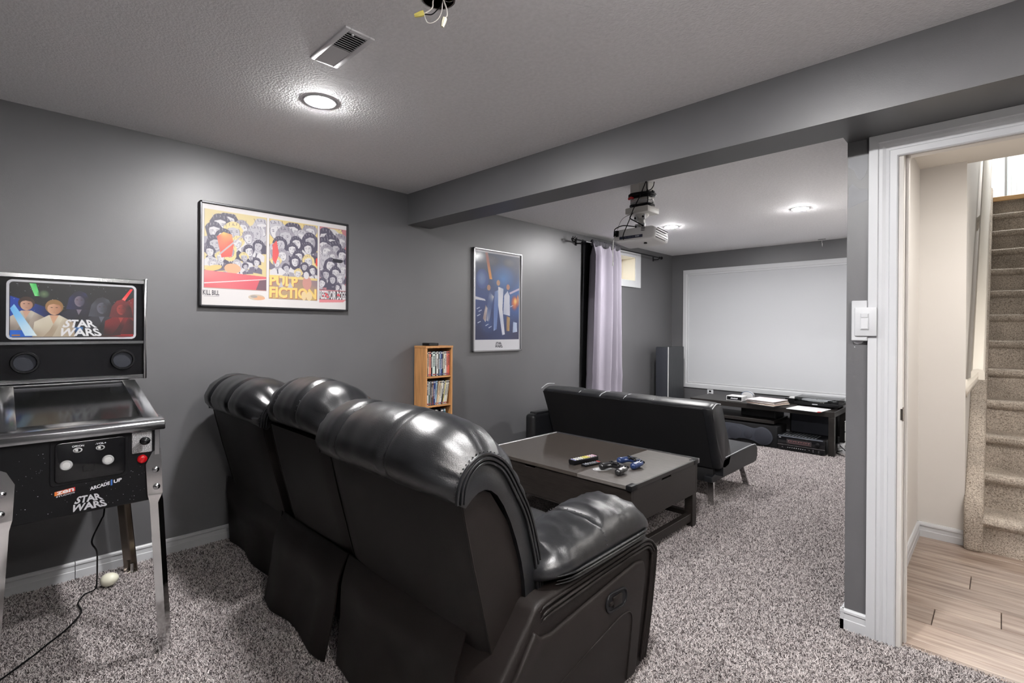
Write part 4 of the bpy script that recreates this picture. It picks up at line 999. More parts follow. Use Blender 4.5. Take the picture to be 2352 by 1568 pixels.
row1 = [('dark grey', .012), ('tan', .012), ('salmon', .017), ('black', .013), ('pale green', .026), ('black', .011), ('white', .018), ('black', .012), ('pale blue', .010), ('dark blue', .014), ('black', .012), ('cream', .014), ('white', .014), ('salmon', .012), ('red', .019)]
y = sy0 + .0155
for i, (c, wd) in enumerate(row1): disc_case('top', i, c, y, levels[0], wd, .192, 0, 'disc cases on the top shelf'); y += wd + .0004
row2 = [('white', .021, 0), ('dark green', .012, 0), ('grey', .012, 0), ('dark grey', .010, 0), ('brown', .011, 0), ('dark blue', .013, -.02), ('pale blue', .011, -.08), ('tan', .014, -.17), ('cream', .012, -.17), ('white', .014, -.17), ('black', .013, -.17), ('yellow', .010, -.17), ('white', .015, -.17), ('cream', .015, -.17)]
y = sy0 + .0155
for i, (c, wd, ln) in enumerate(row2):
    if ln <= -.17 and row2[i - 1][2] > -.17: y += .004
    disc_case('second', i, c, y, levels[1] + (.0005), wd, .190, ln, 'disc cases on the second shelf'); y += wd * (1 if ln > -.1 else 1.02) + .0004
row3 = [('brown', .012, 0), ('white', .013, 0), ('grey', .012, 0), ('cream', .014, 0), ('black', .012, 0), ('salmon', .010, 0), ('black', .012, 0), ('white', .013, 0), ('dark grey', .012, 0), ('black', .016, .03), ('black', .014, .05)]
y = sy0 + .0155
for i, (c, wd, ln) in enumerate(row3): disc_case('third', i, c, y, levels[2], wd, .190, ln, 'disc cases on the third shelf'); y += wd + .0004 + (.03 if i == 8 else 0)
disc_case('third', 11, 'teal', y + .010, levels[2] + .001, .016, .190, .08, 'disc cases on the third shelf')
t = thing('media_box', 'small flat black box on top of the oak shelf unit', 'box', (-3.20, 2.375, sz))
MB().box(-3.245, -3.165, 2.325, 2.425, sz, sz + .022, .004, 2).build('case', M['black'], t)
MB().box(-3.166, -3.1645, 2.335, 2.415, sz + .004, sz + .018).build('front_panel', M['blackgloss'], t)

# ------------------------------------------------------------------ posters
def poster_frame(t, y0, y1, z0, z1, wf, mat, fx, tilt):
    x0 = WX + .004
    for nm, a in (('frame_rail', (y0, y1, z1 - wf, z1)), ('frame_rail', (y0, y1, z0, z0 + wf)), ('frame_rail', (y0, y0 + wf, z0, z1)), ('frame_rail', (y1 - wf, y1, z0, z1))):
        MB().box(x0, fx, *a, .002, 1).build(nm, mat, t)
    MB().box(x0, fx - .012, y0 + wf * .5, y1 - wf * .5, z0 + wf * .5, z1 - wf * .5).build('backing', M['blackmatte'], t)
# wide three-panel poster
py0, py1, pz0, pz1, pfx = .803, 1.706, 1.370, 1.974, WX + .032
t = thing('wide_poster', 'wide framed poster of three comic-style panels on the left wall', 'poster', (WX, (py0 + py1) / 2, pz0))
poster_frame(t, py0, py1, pz0, pz1, .011, M['framedark'], pfx, 0)
W_, H_ = py1 - py0 - .022, pz1 - pz0 - .022; P = Raster((pfx - .0118, py0 + .011, pz0 + .011), (0, 1, 0), (0, 0, 1), (1, 0, 0), W_, H_, 390, 258)
P.rect(0, 0, W_, H_, (226, 222, 222))
rr = random.Random(21)
INK, GR, LG, WH = (84, 80, 98), (162, 158, 168), (190, 187, 194), (214, 211, 215)
def crowd(P, x0, y0, x1, y1, n, seed, big):
    """comic-style crowd of anonymous made-up heads in ink greys: a generic stand-in for the drawn figures."""
    r = random.Random(seed); cx = lambda x: min(max(x, x0), x1); cyy = lambda y: min(max(y, y0), y1)
    def blob(pts, c): P.poly([(cx(x), cyy(y)) for x, y in pts], c)
    for k in range(n):
        f = k / (n - 1); by = y1 - (y1 - y0) * (.13 + .80 * f) + r.uniform(-.010, .010); bx = x0 + (x1 - x0) * (.07 + .86 * ((k * .618 + seed * .1 + r.random() * .1) % 1)); s = mix(big, big * .42, f) * r.uniform(.8, 1.15); tl = r.uniform(-.35, .35); fl = r.choice((-1, 1))
        T = lambda u, v: (bx + s * (u * fl * math.cos(tl) - v * math.sin(tl)), by + s * (u * fl * math.sin(tl) + v * math.cos(tl)))
        jk, sk, sh, hair = r.choice([INK, GR, WH, INK, (120, 114, 130)]), r.choice([WH, WH, LG]), r.choice([GR, LG]), r.choice([INK, INK, INK, GR, LG, (226, 206, 150)])
        blob([T(-1.5, -2.4), T(-1.35, -1.35), T(-.5, -.95), T(.5, -.95), T(1.35, -1.35), T(1.5, -2.4)], jk)
        blob([T(-.42, -.95), T(0, -1.8), T(.42, -.95)], WH if jk != WH else LG); blob([T(-.07, -1.1), T(.07, -1.1), T(.10, -2.0), T(-.10, -2.0)], INK)
        blob([T(-.34, -.5), T(.34, -.5), T(.40, -1.0), T(0, -1.2), T(-.40, -1.0)], sh)
        long_ = r.random() < .4
        blob([T(.88 * a * (1.05 + .10 * math.sin(5 * i + seed)), .30 + .92 * b - (.75 if long_ and b < 0 else 0)) for i, (a, b) in enumerate(circ(20))], hair)
        for i in range(5): blob([T(-.8 + .36 * i, 1.05), T(-.75 + .36 * i, 1.05), T(-.5 + .3 * i, .35)], LG if hair == INK else INK)
        face = [T(.62 * a, .06 + .82 * b * (1.0 if b > 0 else 1.08)) for a, b in circ(20)]; blob(face, INK); blob([T(.585 * a, .06 + .785 * b * (1.0 if b > 0 else 1.08)) for a, b in circ(20)], sk)
        blob([T(.58, .35), T(.30, .30), T(.26, -.25), T(.36, -.60), T(.20, -.78), T(.50, -.42), T(.60, -.05)], sh)
        blob([T(-.62, .42), T(-.35, .78), T(.2, .86), T(.62, .5), T(.45, .52), T(0, .62), T(-.4, .45)], hair)
        for e in (-.30, .20):
            blob([T(e - .17, .20), T(e, .27), T(e + .17, .20), T(e, .215)], INK); blob([T(e - .12, .08), T(e, .13), T(e + .12, .08), T(e, .05)], INK)
        blob([T(-.02, .08), T(.03, .08), T(.11, -.22), T(-.06, -.26), T(.05, -.21)], GR); blob([T(-.20, -.44), T(0, -.40), T(.20, -.44), T(0, -.48)], INK); blob([T(-.12, -.56), T(.12, -.56), T(0, -.59)], GR)
X = [(.012, .353), (.368, .678), (.690, W_)]
for k, (a, b) in enumerate(X):
    top, bot = H_ - .030, [.098, .052, .062][k]
    P.rect(a, bot, b, top, (70, 66, 80)); P.rect(a + .001, bot + .001, b - .001, top - .001, [(218, 200, 150), (222, 198, 134), (196, 130, 136)][k])
# panel one: yellow ground, red and grey shapes, red band
a, b = X[0]
crowd(P, a + .002, .19, b - .002, H_ - .040, 22, 3, .058)
P.poly([(a + .065, .40), (a + .10, .43), (a + .145, .42), (a + .155, .36), (a + .145, .29), (a + .09, .28)], [(232, 110, 96), (236, 196, 110), (236, 150, 100), (232, 100, 90), (230, 96, 88), (226, 90, 86)])
P.poly([(a + .075, .30), (a + .08, .292), (a + .20, .415), (a + .195, .42)], (190, 182, 186))
P.oval(a + .15, .22, .045, .03, (232, 176, 140)); P.oval(a + .05, .215, .045, .016, (222, 196, 130), rot=.3)
P.poly([(a + .001, .100), (b - .001, .100), (b - .001, .185), (a + .001, .200)], [(226, 108, 116), (214, 92, 108), (222, 110, 118), (230, 140, 140)])
P.poly([(a + .001, .122), (a + .001, .128), (b - .001, .172), (b - .001, .168)], (238, 226, 226)); P.poly([(b - .06, .101), (b - .001, .101), (b - .001, .168), (b - .04, .160)], (120, 92, 104))
P.text('KILL BILL', [(a - .004, .058), (a + .080, .058), (a + .080, .086), (a - .004, .086)], (70, 66, 74), .02); P.rect(a, .050, a + .08, .0515, (150, 146, 150))
P.oval(a + .285, .056, .048, .018, (206, 190, 172)); P.oval(a + .30, .052, .034, .012, (226, 176, 140)); P.oval(a + .27, .060, .020, .008, (170, 164, 160))
# panel two: yellow ground and lettering
a, b = X[1]
crowd(P, a + .002, .20, b - .002, H_ - .036, 20, 8, .062)
P.poly([(a + .02, .39), (a + .045, .42), (a + .06, .34), (a + .04, .27), (a + .02, .30)], (220, 92, 92)); P.poly([(b - .012, .33), (b - .002, .34), (b - .002, .28), (b - .014, .29)], (222, 80, 70))
P.rect(a + .001, .053, b - .001, .185, [(200, 170, 110)] * 2 + [(150, 128, 136)] * 2)
for wd, q in (('PULP', [(a + .004, .135), (a + .18, .135), (a + .18, .200), (a + .004, .200)]), ('FICTION', [(a + .004, .060), (b - .006, .060), (b - .006, .130), (a + .004, .130)])):
    P.text(wd, [(x + .003, y - .004) for x, y in q], (176, 110, 90), .05); P.text(wd, q, (240, 206, 122), .045)
P.poly([(a + .06, .128), (a + .075, .165), (a + .09, .128)], LG); P.poly([(a + .115, .128), (a + .13, .165), (a + .15, .128)], LG)
P.oval(b - .07, .165, .03, .045, (206, 150, 140)); P.oval(b - .075, .215, .018, .024, WH); P.oval(b - .055, .08, .02, .03, (232, 206, 160)); P.oval(b - .09, .08, .016, .03, (232, 206, 160))
# panel three: grey crowd on red, white lettering on red
a, b = X[2]
crowd(P, a + .002, .13, b - .002, H_ - .034, 19, 15, .064)
P.poly([(a + .09, .33), (a + .095, .345), (a + .165, .342), (a + .168, .328), (a + .15, .318), (a + .105, .32)], (40, 38, 50))
P.poly([(a + .001, .063), (b - .001, .070), (b - .001, .125), (a + .001, .120)], (64, 58, 66)); P.poly([(a + .001, .042), (b - .02, .05), (b - .001, .066), (a + .001, .064)], (226, 140, 146))
q = [(a + .002, .066), (b + .02, .066), (b + .02, .124), (a + .002, .124)]
P.text('RESERVOIR DOGS', [(a + .002, .066), (b - .001, .066), (b - .001, .124), (a + .002, .124)], (228, 224, 226), .04)
for _ in range(6):
    x = rr.uniform(a + .03, b - .03); P.oval(x, rr.uniform(.075, .105), .006 + rr.random() * .010, .004 + rr.random() * .006, (216, 84, 92), 9, rot=rr.random() * 3)
P.build('artwork', M['print'], t)

# tall poster
py0, py1, pz0, pz1, pfx = 2.872, 3.482, 1.052, 1.962, WX + .026
t = thing('tall_poster', 'tall silver-framed space-fantasy style poster with a white foot strip on the left wall', 'poster', (WX, (py0 + py1) / 2, pz0))
poster_frame(t, py0, py1, pz0, pz1, .013, M['framesilver'], pfx, 0)
W_, H_ = py1 - py0 - .026, pz1 - pz0 - .026; P = Raster((pfx - .0118, py0 + .013, pz0 + .013), (0, 1, 0), (0, 0, 1), (1, 0, 0), W_, H_, 170, 258)
P.rect(0, 0, W_, H_, (222, 222, 228))
x0, x1, y0, y1 = .018, W_ - .018, .095, H_ - .018
Q = lambda a, b: (mix(x0, x1, a), mix(y0, y1, b))
P.poly([Q(0, 0), Q(1, 0), Q(1, .5), Q(0, .5)], [(28, 36, 80), (60, 60, 92), (70, 110, 176), (40, 66, 132)]); P.poly([Q(0, .5), Q(1, .5), Q(1, 1), Q(0, 1)], [(40, 66, 132), (70, 110, 176), (84, 86, 110), (64, 70, 92)])
P.glow(*Q(.62, .72), .20, .16, (70, 130, 206), (58, 76, 118)); P.glow(*Q(.28, .2), .13, .14, (56, 82, 140), (34, 46, 92)); P.glow(*Q(.3, .92), .14, .06, (96, 98, 116), (66, 72, 96)); P.glow(*Q(.75, .92), .10, .05, (110, 110, 126), (74, 82, 112))
for _ in range(40): P.oval(*Q(rr.random(), .08 + rr.random() * .88), .0014, .0014, (200, 210, 235), 6, flat=True)
P.oval(*Q(.145, .695), .075, .088, (60, 84, 150)); P.glow(*Q(.13, .70), .066, .08, (120, 146, 200), (70, 98, 164))
P.poly([Q(.20, 1), Q(.26, 1), Q(.36, .70), Q(.30, .70)], [(160, 70, 50), (170, 80, 60), (250, 180, 80), (230, 140, 60)])
P.poly([Q(0, .49), Q(.20, .465), Q(.22, .445), Q(0, .455)], (220, 220, 232)); P.poly([Q(.76, .56), Q(1, .625), Q(1, .60), Q(.78, .54)], (206, 190, 214))
P.glow(*Q(.97, .47), .016, .07, (255, 214, 110), (210, 90, 70)); P.glow(*Q(.89, .44), .055, .085, (255, 150, 70), (120, 70, 120)); P.glow(*Q(.91, .46), .03, .04, (255, 226, 140), (240, 130, 70))
# upright cloth-like shapes standing in for the painted figures
for pts, c0, c1 in (([(.60, .05), (.66, .06), (.60, .36), (.62, .60), (.50, .62), (.50, .40), (.55, .22)], (232, 232, 240), (200, 206, 226)), ([(.40, .10), (.47, .12), (.50, .38), (.50, .58), (.42, .56), (.40, .32)], (96, 124, 186), (160, 180, 220)), ([(.62, .30), (.78, .28), (.77, .52), (.72, .58), (.64, .52)], (220, 222, 236), (190, 196, 220)), ([(.24, .22), (.30, .20), (.36, .40), (.40, .50), (.30, .56), (.26, .44)], (60, 84, 140), (198, 196, 206)), ([(.16, .24), (.22, .20), (.26, .36), (.22, .40)], (206, 196, 196), (150, 130, 130)), ([(.70, .10), (.77, .10), (.78, .26), (.70, .28)], (196, 168, 112), (150, 110, 84)), ([(.85, .08), (.96, .09), (.95, .20), (.86, .21)], (200, 214, 240), (170, 186, 220))):
    P.poly([Q(*q) for q in pts], [c0 if i % 3 else c1 for i in range(len(pts))])
for x, y, c in ((.50, .665, (206, 160, 128)), (.73, .625, (196, 140, 116)), (.285, .60, (190, 140, 116))): P.oval(*Q(x, y), .022, .026, c)
for x, y in ((.06, .36), (.10, .33), (.07, .28), (.32, .145), (.25, .17), (.08, .20), (.82, .40)):
    a, b = Q(x, y); P.poly([(a - .02, b - .004), (a + .018, b + .010), (a + .02, b + .004), (a - .016, b - .012)], (190, 200, 226))
wordmark(P, W_ / 2 + .01, .020, .052, .105, .062, (52, 50, 58))
P.build('artwork', M['glossprint'], t)

# ------------------------------------------------------------------ curtain rod and curtains
t = thing('curtain_rod', 'black wrought-iron curtain rod with a twisted cage finial above the small window', 'curtain rod', (-3.2, 5.1, 2.19))
RX, RZ = -3.195, 2.198
MB().tube([(RX, 4.235, RZ), (RX, 5.2, RZ), (RX, 6.06, RZ)], .008, 10).build('rod', M['black'], t, smooth=60)
MB().tube([(RX, 4.40, RZ), (RX, 4.52, RZ)], .0082, 10).build('rod_sleeve', M['chrome'], t, smooth=60)
fb_ = MB()
for k in range(6):
    fb_.tube([(RX + .032 * math.sin(math.pi * i / 10) * math.cos(R(60 * k + i * 14)), 4.165 + .072 * i / 10, RZ + .032 * math.sin(math.pi * i / 10) * math.sin(R(60 * k + i * 14))) for i in range(11)], .0036, 6)
fb_.ell((RX, 4.16, RZ), (.007, .007, .007), 8, 6).ell((RX, 4.243, RZ), (.011, .008, .011), 10, 6); fb_.build('cage_finial', M['black'], t, smooth=60)
fb_ = MB(); fb_.ell((RX, 6.075, RZ), (.02, .02, .02), 12, 8); fb_.build('ball_finial', M['black'], t, smooth=60)
for y in (4.345, 6.02):
    b = MB(); b.box(WX, WX + .008, y - .014, y + .014, RZ - .04, RZ + .03, .003, 1).tube([(WX + .006, y, RZ - .02), (RX - .02, y, RZ - .022), (RX, y, RZ - .010)], .006, 8); b.ell((RX, y, RZ), (.014, .012, .014), 10, 6); b.build('rod_bracket', M['black'], t, smooth=60)
def curtain(name, label, mat, ya0, ya1, yb0, yb1, x, amp, folds, seed, th, header):
    t = thing(name, label, 'curtain', (x, (ya0 + ya1) / 2, 0)); NX, NZ = 130, 42; rings = []
    for j in range(NZ):
        v = j / (NZ - 1); z = mix(.02, RZ + .028, v)
        head = min(1, max(0, (z - (RZ - .12)) / .14)); ring = []
        for side in (1, -1):
            row = []
            for k in range(NX):
                s = k / (NX - 1); y = mix(mix(yb0, yb1, s), mix(ya0, ya1, s), v)
                ph = folds * 2 * math.pi * (s + .05 * math.sin(s * 7 + seed)) + seed
                a = amp * (1 - .82 * head) * (1 + .3 * math.sin(s * 11 + seed))
                w_ = math.sin(ph + .35 * math.sin(v * 3 + s * 4)); sq = math.copysign(abs(w_) ** .7, w_)
                xx = x + a * sq + .006 * noise.noise(Vector((s * 6, v * 3, seed))) + .004 * head * math.sin(s * 90)
                yy = y + .012 * math.cos(ph) * (1 - head) + .010 * noise.noise(Vector((s * 5, v * 4, seed + 3)))
                if v < .35: xx += .010 * noise.noise(Vector((s * 9, v * 16, seed + 9)))
                row.append((xx + side * th / 2, yy, z))
            ring += row if side == 1 else row[::-1]
        rings.append(ring)
    MB().loft(rings).build('panel', mat, t, smooth=60)
    if header:
        mb = MB(); rg = []
        for k in range(160):
            s = k / 159; y = mix(ya0, ya1, s); q = .004 * math.sin(s * 120) + .003 * math.sin(s * 61)
            rg.append([(x + (.023 + q) * a, y, RZ + .003 + (.034 + .004 * math.sin(s * 90)) * b) for a, b in circ(10)])
        mb.loft(rg).build('rod_pocket', M['curtaindark'], t, smooth=60)
    return t
M['curtaindark'] = pmat('dark_ruffled_heading', (.06, .058, .068), .8)
M['blackcloth'] = pmat('black_blackout_cloth', (.006, .006, .007), .9, spec=.1)
curtain('blackout_curtain', 'black blackout curtain hanging flat behind the grey curtain', M['blackcloth'], 4.45, 4.98, 4.43, 4.98, -3.268, .003, 3, 1.0, .003, False)
curtain('grey_curtain', 'light grey gathered curtain with a dark heading beside the small window', M['curtain'], 4.515, 5.06, 4.43, 5.09, RX, .046, 4, .6, .004, True)

# ------------------------------------------------------------------ far wall: screen, outlet, speaker
t = thing('projection_screen', 'large white painted projection screen with a white moulded frame on the far wall', 'screen', (-1.83, FY, .487))
X0, X1, Z0, Z1 = -3.118, -.53, .487, 2.071; fwid = .080
MB().box(X0 + .06, X1 - .06, FY - .006, FY, Z0 + .06, Z1 - .06).build('screen_panel', M['screen'], t)
fp = [(0, 0), (.016, 0), (.018, .010), (.018, .05), (.012, .056), (.012, .064), (.015, .070), (.015, .076), (0, .080)]
def fr(p0, p1, inn):
    """mitred moulding from p0 to p1 (xz), inn = direction towards the middle."""
    A_, B_ = Vector((p0[0], 0, p0[1])), Vector((p1[0], 0, p1[1])); dr = (B_ - A_).normalized(); I = Vector((inn[0], 0, inn[1])); mb = MB()
    mb.loft([[Vector((0, FY - p, 0)) + A_ + I * q + dr * q for p, q in fp], [Vector((0, FY - p, 0)) + B_ + I * q - dr * q for p, q in fp]]); mb.build('frame_rail', M['screenframe'], t)
fr((X0, Z1), (X1, Z1), (0, -1)); fr((X0, Z0), (X1, Z0), (0, 1)); fr((X0, Z0), (X0, Z1), (1, 0)); fr((X1, Z0), (X1, Z1), (-1, 0))
t = thing('wall_outlet', 'white wall outlet with a plug and blue-grey lead below the projection screen', 'outlet', (-2.74, FY, .37))
MB().box(-2.78, -2.70, FY - .006, FY, .370, .487, .003, 2).build('cover_plate', M['white'], t)
for z in (.456, .418):
    MB().box(-2.754, -2.728, FY - .009, FY - .004, z - .012, z + .012, .004, 2).build('socket', M['black'] if z < .46 else M['lightgrey'], t)
MB().box(-2.752, -2.730, FY - .035, FY - .008, .408, .430, .005, 2).tube(smooth_path([(-2.741, FY - .033, .419), (-2.745, FY - .05, .395), (-2.75, FY - .04, .33), (-2.74, FY - .03, .10)], 20), .004, 6).build('plug_lead', M['blackmatte'], t)
t = thing('tower_speaker', 'tall dark tower speaker with blue-grey grille standing in the far left corner', 'speaker', (-3.085, 6.11, 0))
MB().box(-3.17, -3.0, 5.91, 6.33, .02, 1.042, .004, 1).build('cabinet', pmat('charcoal_wood_cabinet', (.028, .030, .034), .45, var=(8, .2), stretch=(10, 10, 1)), t)
MB().box(-3.166, -3.004, 5.888, 5.909, .06, 1.036, .006, 2).build('grille', M['grille'], t)
MB().box(-3.004, -2.999, 5.893, 5.912, .02, 1.044, .001, 1).build('edge_trim', M['lightgrey'], t)
MB().box(-3.18, -2.99, 5.90, 6.34, 0, .025, .004, 1).build('plinth', M['black'], t)

# ------------------------------------------------------------------ TV bench and what stands on and under it
t = thing('tv_bench', 'long low dark brown bench below the projection screen', 'bench', (-1.93, 6.09, 0))
BX0, BX1, BY0, BY1, BZ = -2.675, -1.186, 5.82, 6.37, .450
MB().box(BX0, BX1, BY0, BY1, BZ - .055, BZ, .003, 1).build('top_board', M['espresso'], t)
for x in (BX0 + .026, BX1 - .026):
    for y in (BY0 + .026, BY1 - .026): MB().box(x - .026, x + .026, y - .026, y + .026, 0, BZ - .055, .002, 1).build('leg', M['espresso'], t)
MB().box(BX0 + .052, -1.75, BY0 + .03, BY1 - .03, .250, .285, .002, 1).build('shelf_board', M['espresso'], t)
t = thing('subwoofer', 'large black box standing in shadow under the bench', 'speaker', (-1.5, 6.3, 0))
MB().box(-1.68, -1.28, 6.15, 6.45, .03, .385, .008, 2).build('cabinet', M['blackmatte'], t)
MB().box(-1.66, -1.30, 6.135, 6.15, .05, .37, .004, 1).build('grille', M['grille'], t)
for x in (-1.65, -1.31):
    for y in (6.18, 6.42): MB().cyl((x, y, 0), (x, y, .031), .015, .018, 12).build('foot', M['black'], t)
t = thing('media_player', 'black media box on the low shelf of the bench, behind the centre speaker', 'media player', (-1.95, 6.1, .285))
MB().box(-2.14, -1.77, 5.98, 6.27, .288, .385, .004, 1).build('case', M['black'], t)
MB().box(-2.13, -1.78, 5.974, 5.982, .297, .378, .002, 1).build('front_panel', M['blackgloss'], t)
t = thing('centre_speaker', 'long black centre speaker on the carpet under the bench, left of the receiver', 'speaker', (-2.0, 5.92, 0))
MB().box(-2.32, -1.70, 5.80, 6.12, .004, .232, .008, 2).build('cabinet', M['blackmatte'], t)
mb = MB(); sil = [(-2.30, .05), (-2.30, .20), (-2.1, .215), (-2.0, .20), (-1.93, .19), (-1.86, .215), (-1.80, .20), (-1.76, .16), (-1.742, .11), (-1.76, .06), (-1.80, .03), (-1.87, .025), (-1.93, .05), (-2.02, .065), (-2.12, .055), (-2.2, .035)]
MB().prism([(p.x, p.y) for p in smooth_path([(a, b, 0) for a, b in sil], 50)], 'y', 5.786, 5.803, .004, 2).build('grille', pmat('blue_grey_grille', (.022, .025, .036), .7, bump=(900, .3, .001)), t, smooth=40)
for x, r in ((-2.14, .075), (-1.995, .045), (-1.845, .085)):
    MB().lathe([(r, 0), (r, .003), (r - .004, .005), (0, .006)], n=36, M=Matrix.Translation((x, 5.787, .118)) @ Matrix.Rotation(R(90), 4, 'X')).build('driver_cover', pmat('blue_grey_disc', (.016, .018, .027), .75), t, smooth=40)
t = thing('av_receiver', 'black stereo receiver with display and row of small buttons on the carpet under the bench', 'receiver', (-1.47, 5.95, 0))
RX0, RX1, RY = -1.692, -1.256, 5.79
MB().box(RX0, RX1, RY, RY + .32, .012, .158, .003, 1).build('chassis', M['black'], t)
MB().box(RX0 - .001, RX1 + .001, RY - .012, RY + .002, .014, .150, .003, 2).build('front_panel', M['blackgloss'], t)
MB().prism([(RY - .012, .146), (RY - .006, .152), (RY + .012, .160), (RY + .012, .154)], 'x', RX0, RX1 - .02, .0008, 1).build('top_lip', pmat('blue_steel', (.20, .22, .26), .3, metal=.7), t)
MB().box(RX0, RX1, RY - .0135, RY - .011, .064, .069).build('trim_strip', M['steel'], t)
MB().box(-1.605, -1.375, RY - .0145, RY - .011, .080, .128, .001, 1).build('display', pmat('dim_display', (.035, .028, .030), .2), t)
P = Print((-1.605, RY - .0147, .080), (1, 0, 0), (0, 0, 1), (0, -1, 0))
for k in range(26): P.rect(.015 + k * .0078, .026 + .004 * (k % 3), .015 + k * .0078 + .004, .032 + .004 * (k % 2), (150, 90, 90) if k % 4 else (180, 150, 150))
for k in range(20): P.rect(.02 + k * .0098, .012, .02 + k * .0098 + .005, .0155, (130, 80, 84))
P.build('display_marks', M['ink'], t)
Myx = lambda x, z, y=RY - .012: Matrix.Translation((x, y, z)) @ Matrix.Rotation(R(90), 4, 'X')
MB().lathe([(.022, 0), (.021, .014), (.018, .016), (0, .0165)], n=30, M=Myx(-1.318, .105)).build('volume_knob', M['black'], t, smooth=40)
for k in range(9): MB().box(-1.597 + k * .020, -1.589 + k * .020, RY - .0155, RY - .011, .040, .045, .001, 1).build('button', M['lightgrey'], t)
for x, z in ((-1.645, .040), (-1.395, .043), (-1.36, .048), (-1.36, .034), (-1.31, .048), (-1.31, .034)): MB().box(x - .006, x + .006, RY - .0155, RY - .011, z - .003, z + .003, .001, 1).build('button', M['steel'], t)
for k in range(11): MB().box(-1.66 + k * .030, -1.645 + k * .030, RY + .03, RY + .24, .157, .1595, .0005, 1).build('vent_slot', pmat('vent_slot_grey', (.10, .11, .12), .35) if k == 0 else bpy.data.materials['vent_slot_grey'], t)  # slots in a grey lighter than the case
P = Print((-1.68, RY - .0125, .136), (1, 0, 0), (0, 0, 1), (0, -1, 0)); P.rect(0, 0, .022, .004, (210, 210, 215)); P.build('badge', M['ink'], t)
for x in (RX0 + .04, RX1 - .04):
    for y in (RY + .03, RY + .29): MB().cyl((x, y, 0), (x, y, .013), .016, .018, 14).build('foot', M['black'], t)
# on the bench
t = thing('small_white_box', 'small white box with a black front and white scrawled lettering, left on the bench', 'box', (-2.19, 5.98, BZ))
MB().box(-2.280, -2.105, 5.905, 6.075, BZ, BZ + .055, .003, 1).build('case', M['projector'], t)
MB().box(-2.272, -2.109, 5.902, 5.907, BZ + .010, BZ + .050, .001, 1).build('front_panel', M['black'], t)
P = Print((-2.272, 5.9015, BZ + .010), (1, 0, 0), (0, 0, 1), (0, -1, 0))
for k in range(7): P.poly([(.044 + k * .011, .012 + .004 * (k % 2)), (.052 + k * .011, .014), (.056 + k * .011, .028 - .003 * (k % 3)), (.047 + k * .011, .026)], (215, 215, 220))
P.rect(.008, .006, .155, .0078, (130, 130, 135)); P.build('lettering', M['ink'], t)
t = thing('arched_device', 'grey round-topped device standing behind the small white box on the bench', 'device', (-2.155, 6.22, BZ))
pts = [(-2.215, BZ), (-2.215, BZ + .045)] + [(-2.150 - .065 * math.cos(R(a)), BZ + .045 + .042 * math.sin(R(a))) for a in range(15, 180, 15)] + [(-2.085, BZ + .045), (-2.085, BZ)]
MB().prism(pts, 'y', 6.20, 6.26, .006, 3).build('body', M['lightgrey'], t, smooth=40)
MB().tube([(x, 6.20, z) for x, z in pts[1:-1]], .003, 6).build('rim', pmat('blue_grey_rim', lin((120, 140, 168)), .3), t, smooth=60)
# stacked record sleeves
sl_cols = [('grey and white', (176, 172, 176)), ('black-edged white', (196, 190, 186)), ('cream', (206, 196, 178)), ('pale pink', (206, 180, 176)), ('red-edged pale', (196, 176, 170)), ('white', (206, 202, 200)), ('tan', (190, 174, 156)), ('dark-edged grey', (140, 134, 134)), ('pale', (208, 204, 204)), ('pinkish white', (214, 206, 208))]
z = BZ; rr = random.Random(8)
ORDB = ['bottom', 'second from bottom', 'third from bottom', 'fourth from bottom', 'fifth from bottom', 'sixth from bottom', 'seventh from bottom', 'eighth from bottom', 'ninth from bottom', 'topmost']
for k, (nm, c) in enumerate(sl_cols):
    th = .0055; o = thing('record_sleeve', f'{nm} record sleeve, {ORDB[k]} in the stack on the bench', 'record sleeve', (-1.835 + rr.uniform(-.006, .006) - .010 * (k > 5), 5.92 + rr.uniform(-.008, .008), z), R(-9 + rr.uniform(-3, 3) - (4 if k < 3 else 0)), 'record sleeves stacked on the bench', local=True)
    MB().box(-.155, .155, -.155, .155, .0003, th - .0005, .0012, 1).build('sleeve', pmat('sleeve', lin(c), .55, var=(14, .15)), o)
    MB().box(-.152, .1555, -.1555, .152, .0018, th - .0022).build('opening_edge', pmat('sleeve_edge', lin(tuple(max(0, q - 90 * (k in (1, 4, 7)) - 25) for q in c)), .7), o)
    z += th
o = thing('record_sleeve', 'single white record sleeve with a red corner lying in front of the turntable', 'record sleeve', (-1.425, 5.86, BZ), R(-6), local=True)
MB().box(-.157, .157, -.155, .155, 0, .005, .001, 1).build('sleeve', pmat('white_sleeve', lin((206, 208, 210)), .5, var=(10, .10)), o)
MB().box(.135, .1575, -.1553, -.12, .001, .0052).build('red_corner', M['red'], o)
t = thing('turntable', 'black turntable with a clear lid and tonearm on the right of the bench', 'turntable', (-1.40, 6.12, BZ))
TX0, TX1, TY0, TY1 = -1.60, -1.188, 6.02, 6.355
MB().box(TX0, TX1, TY0, TY1, BZ + .020, BZ + .052, .005, 2).build('plinth', M['black'], t)
for x in (TX0 + .04, TX1 - .04):
    for y in (TY0 + .04, TY1 - .04): MB().cyl((x, y, BZ), (x, y, BZ + .021), .022, .02, 16).build('foot', M['black'], t)
MB().lathe([(.150, 0), (.151, .006), (.148, .010), (0, .010)], (-1.425, 6.19, BZ + .052), 48).build('platter', M['steel'], t, smooth=40)
MB().lathe([(.145, 0), (.145, .002), (.05, .0022), (0, .002)], (-1.425, 6.19, BZ + .0625), 48).build('record', pmat('clear_record', (.42, .43, .45), .15), t, smooth=40)
MB().cyl((-1.425, 6.19, BZ + .062), (-1.425, 6.19, BZ + .080), .003, .002, 10).build('spindle', M['chrome'], t)
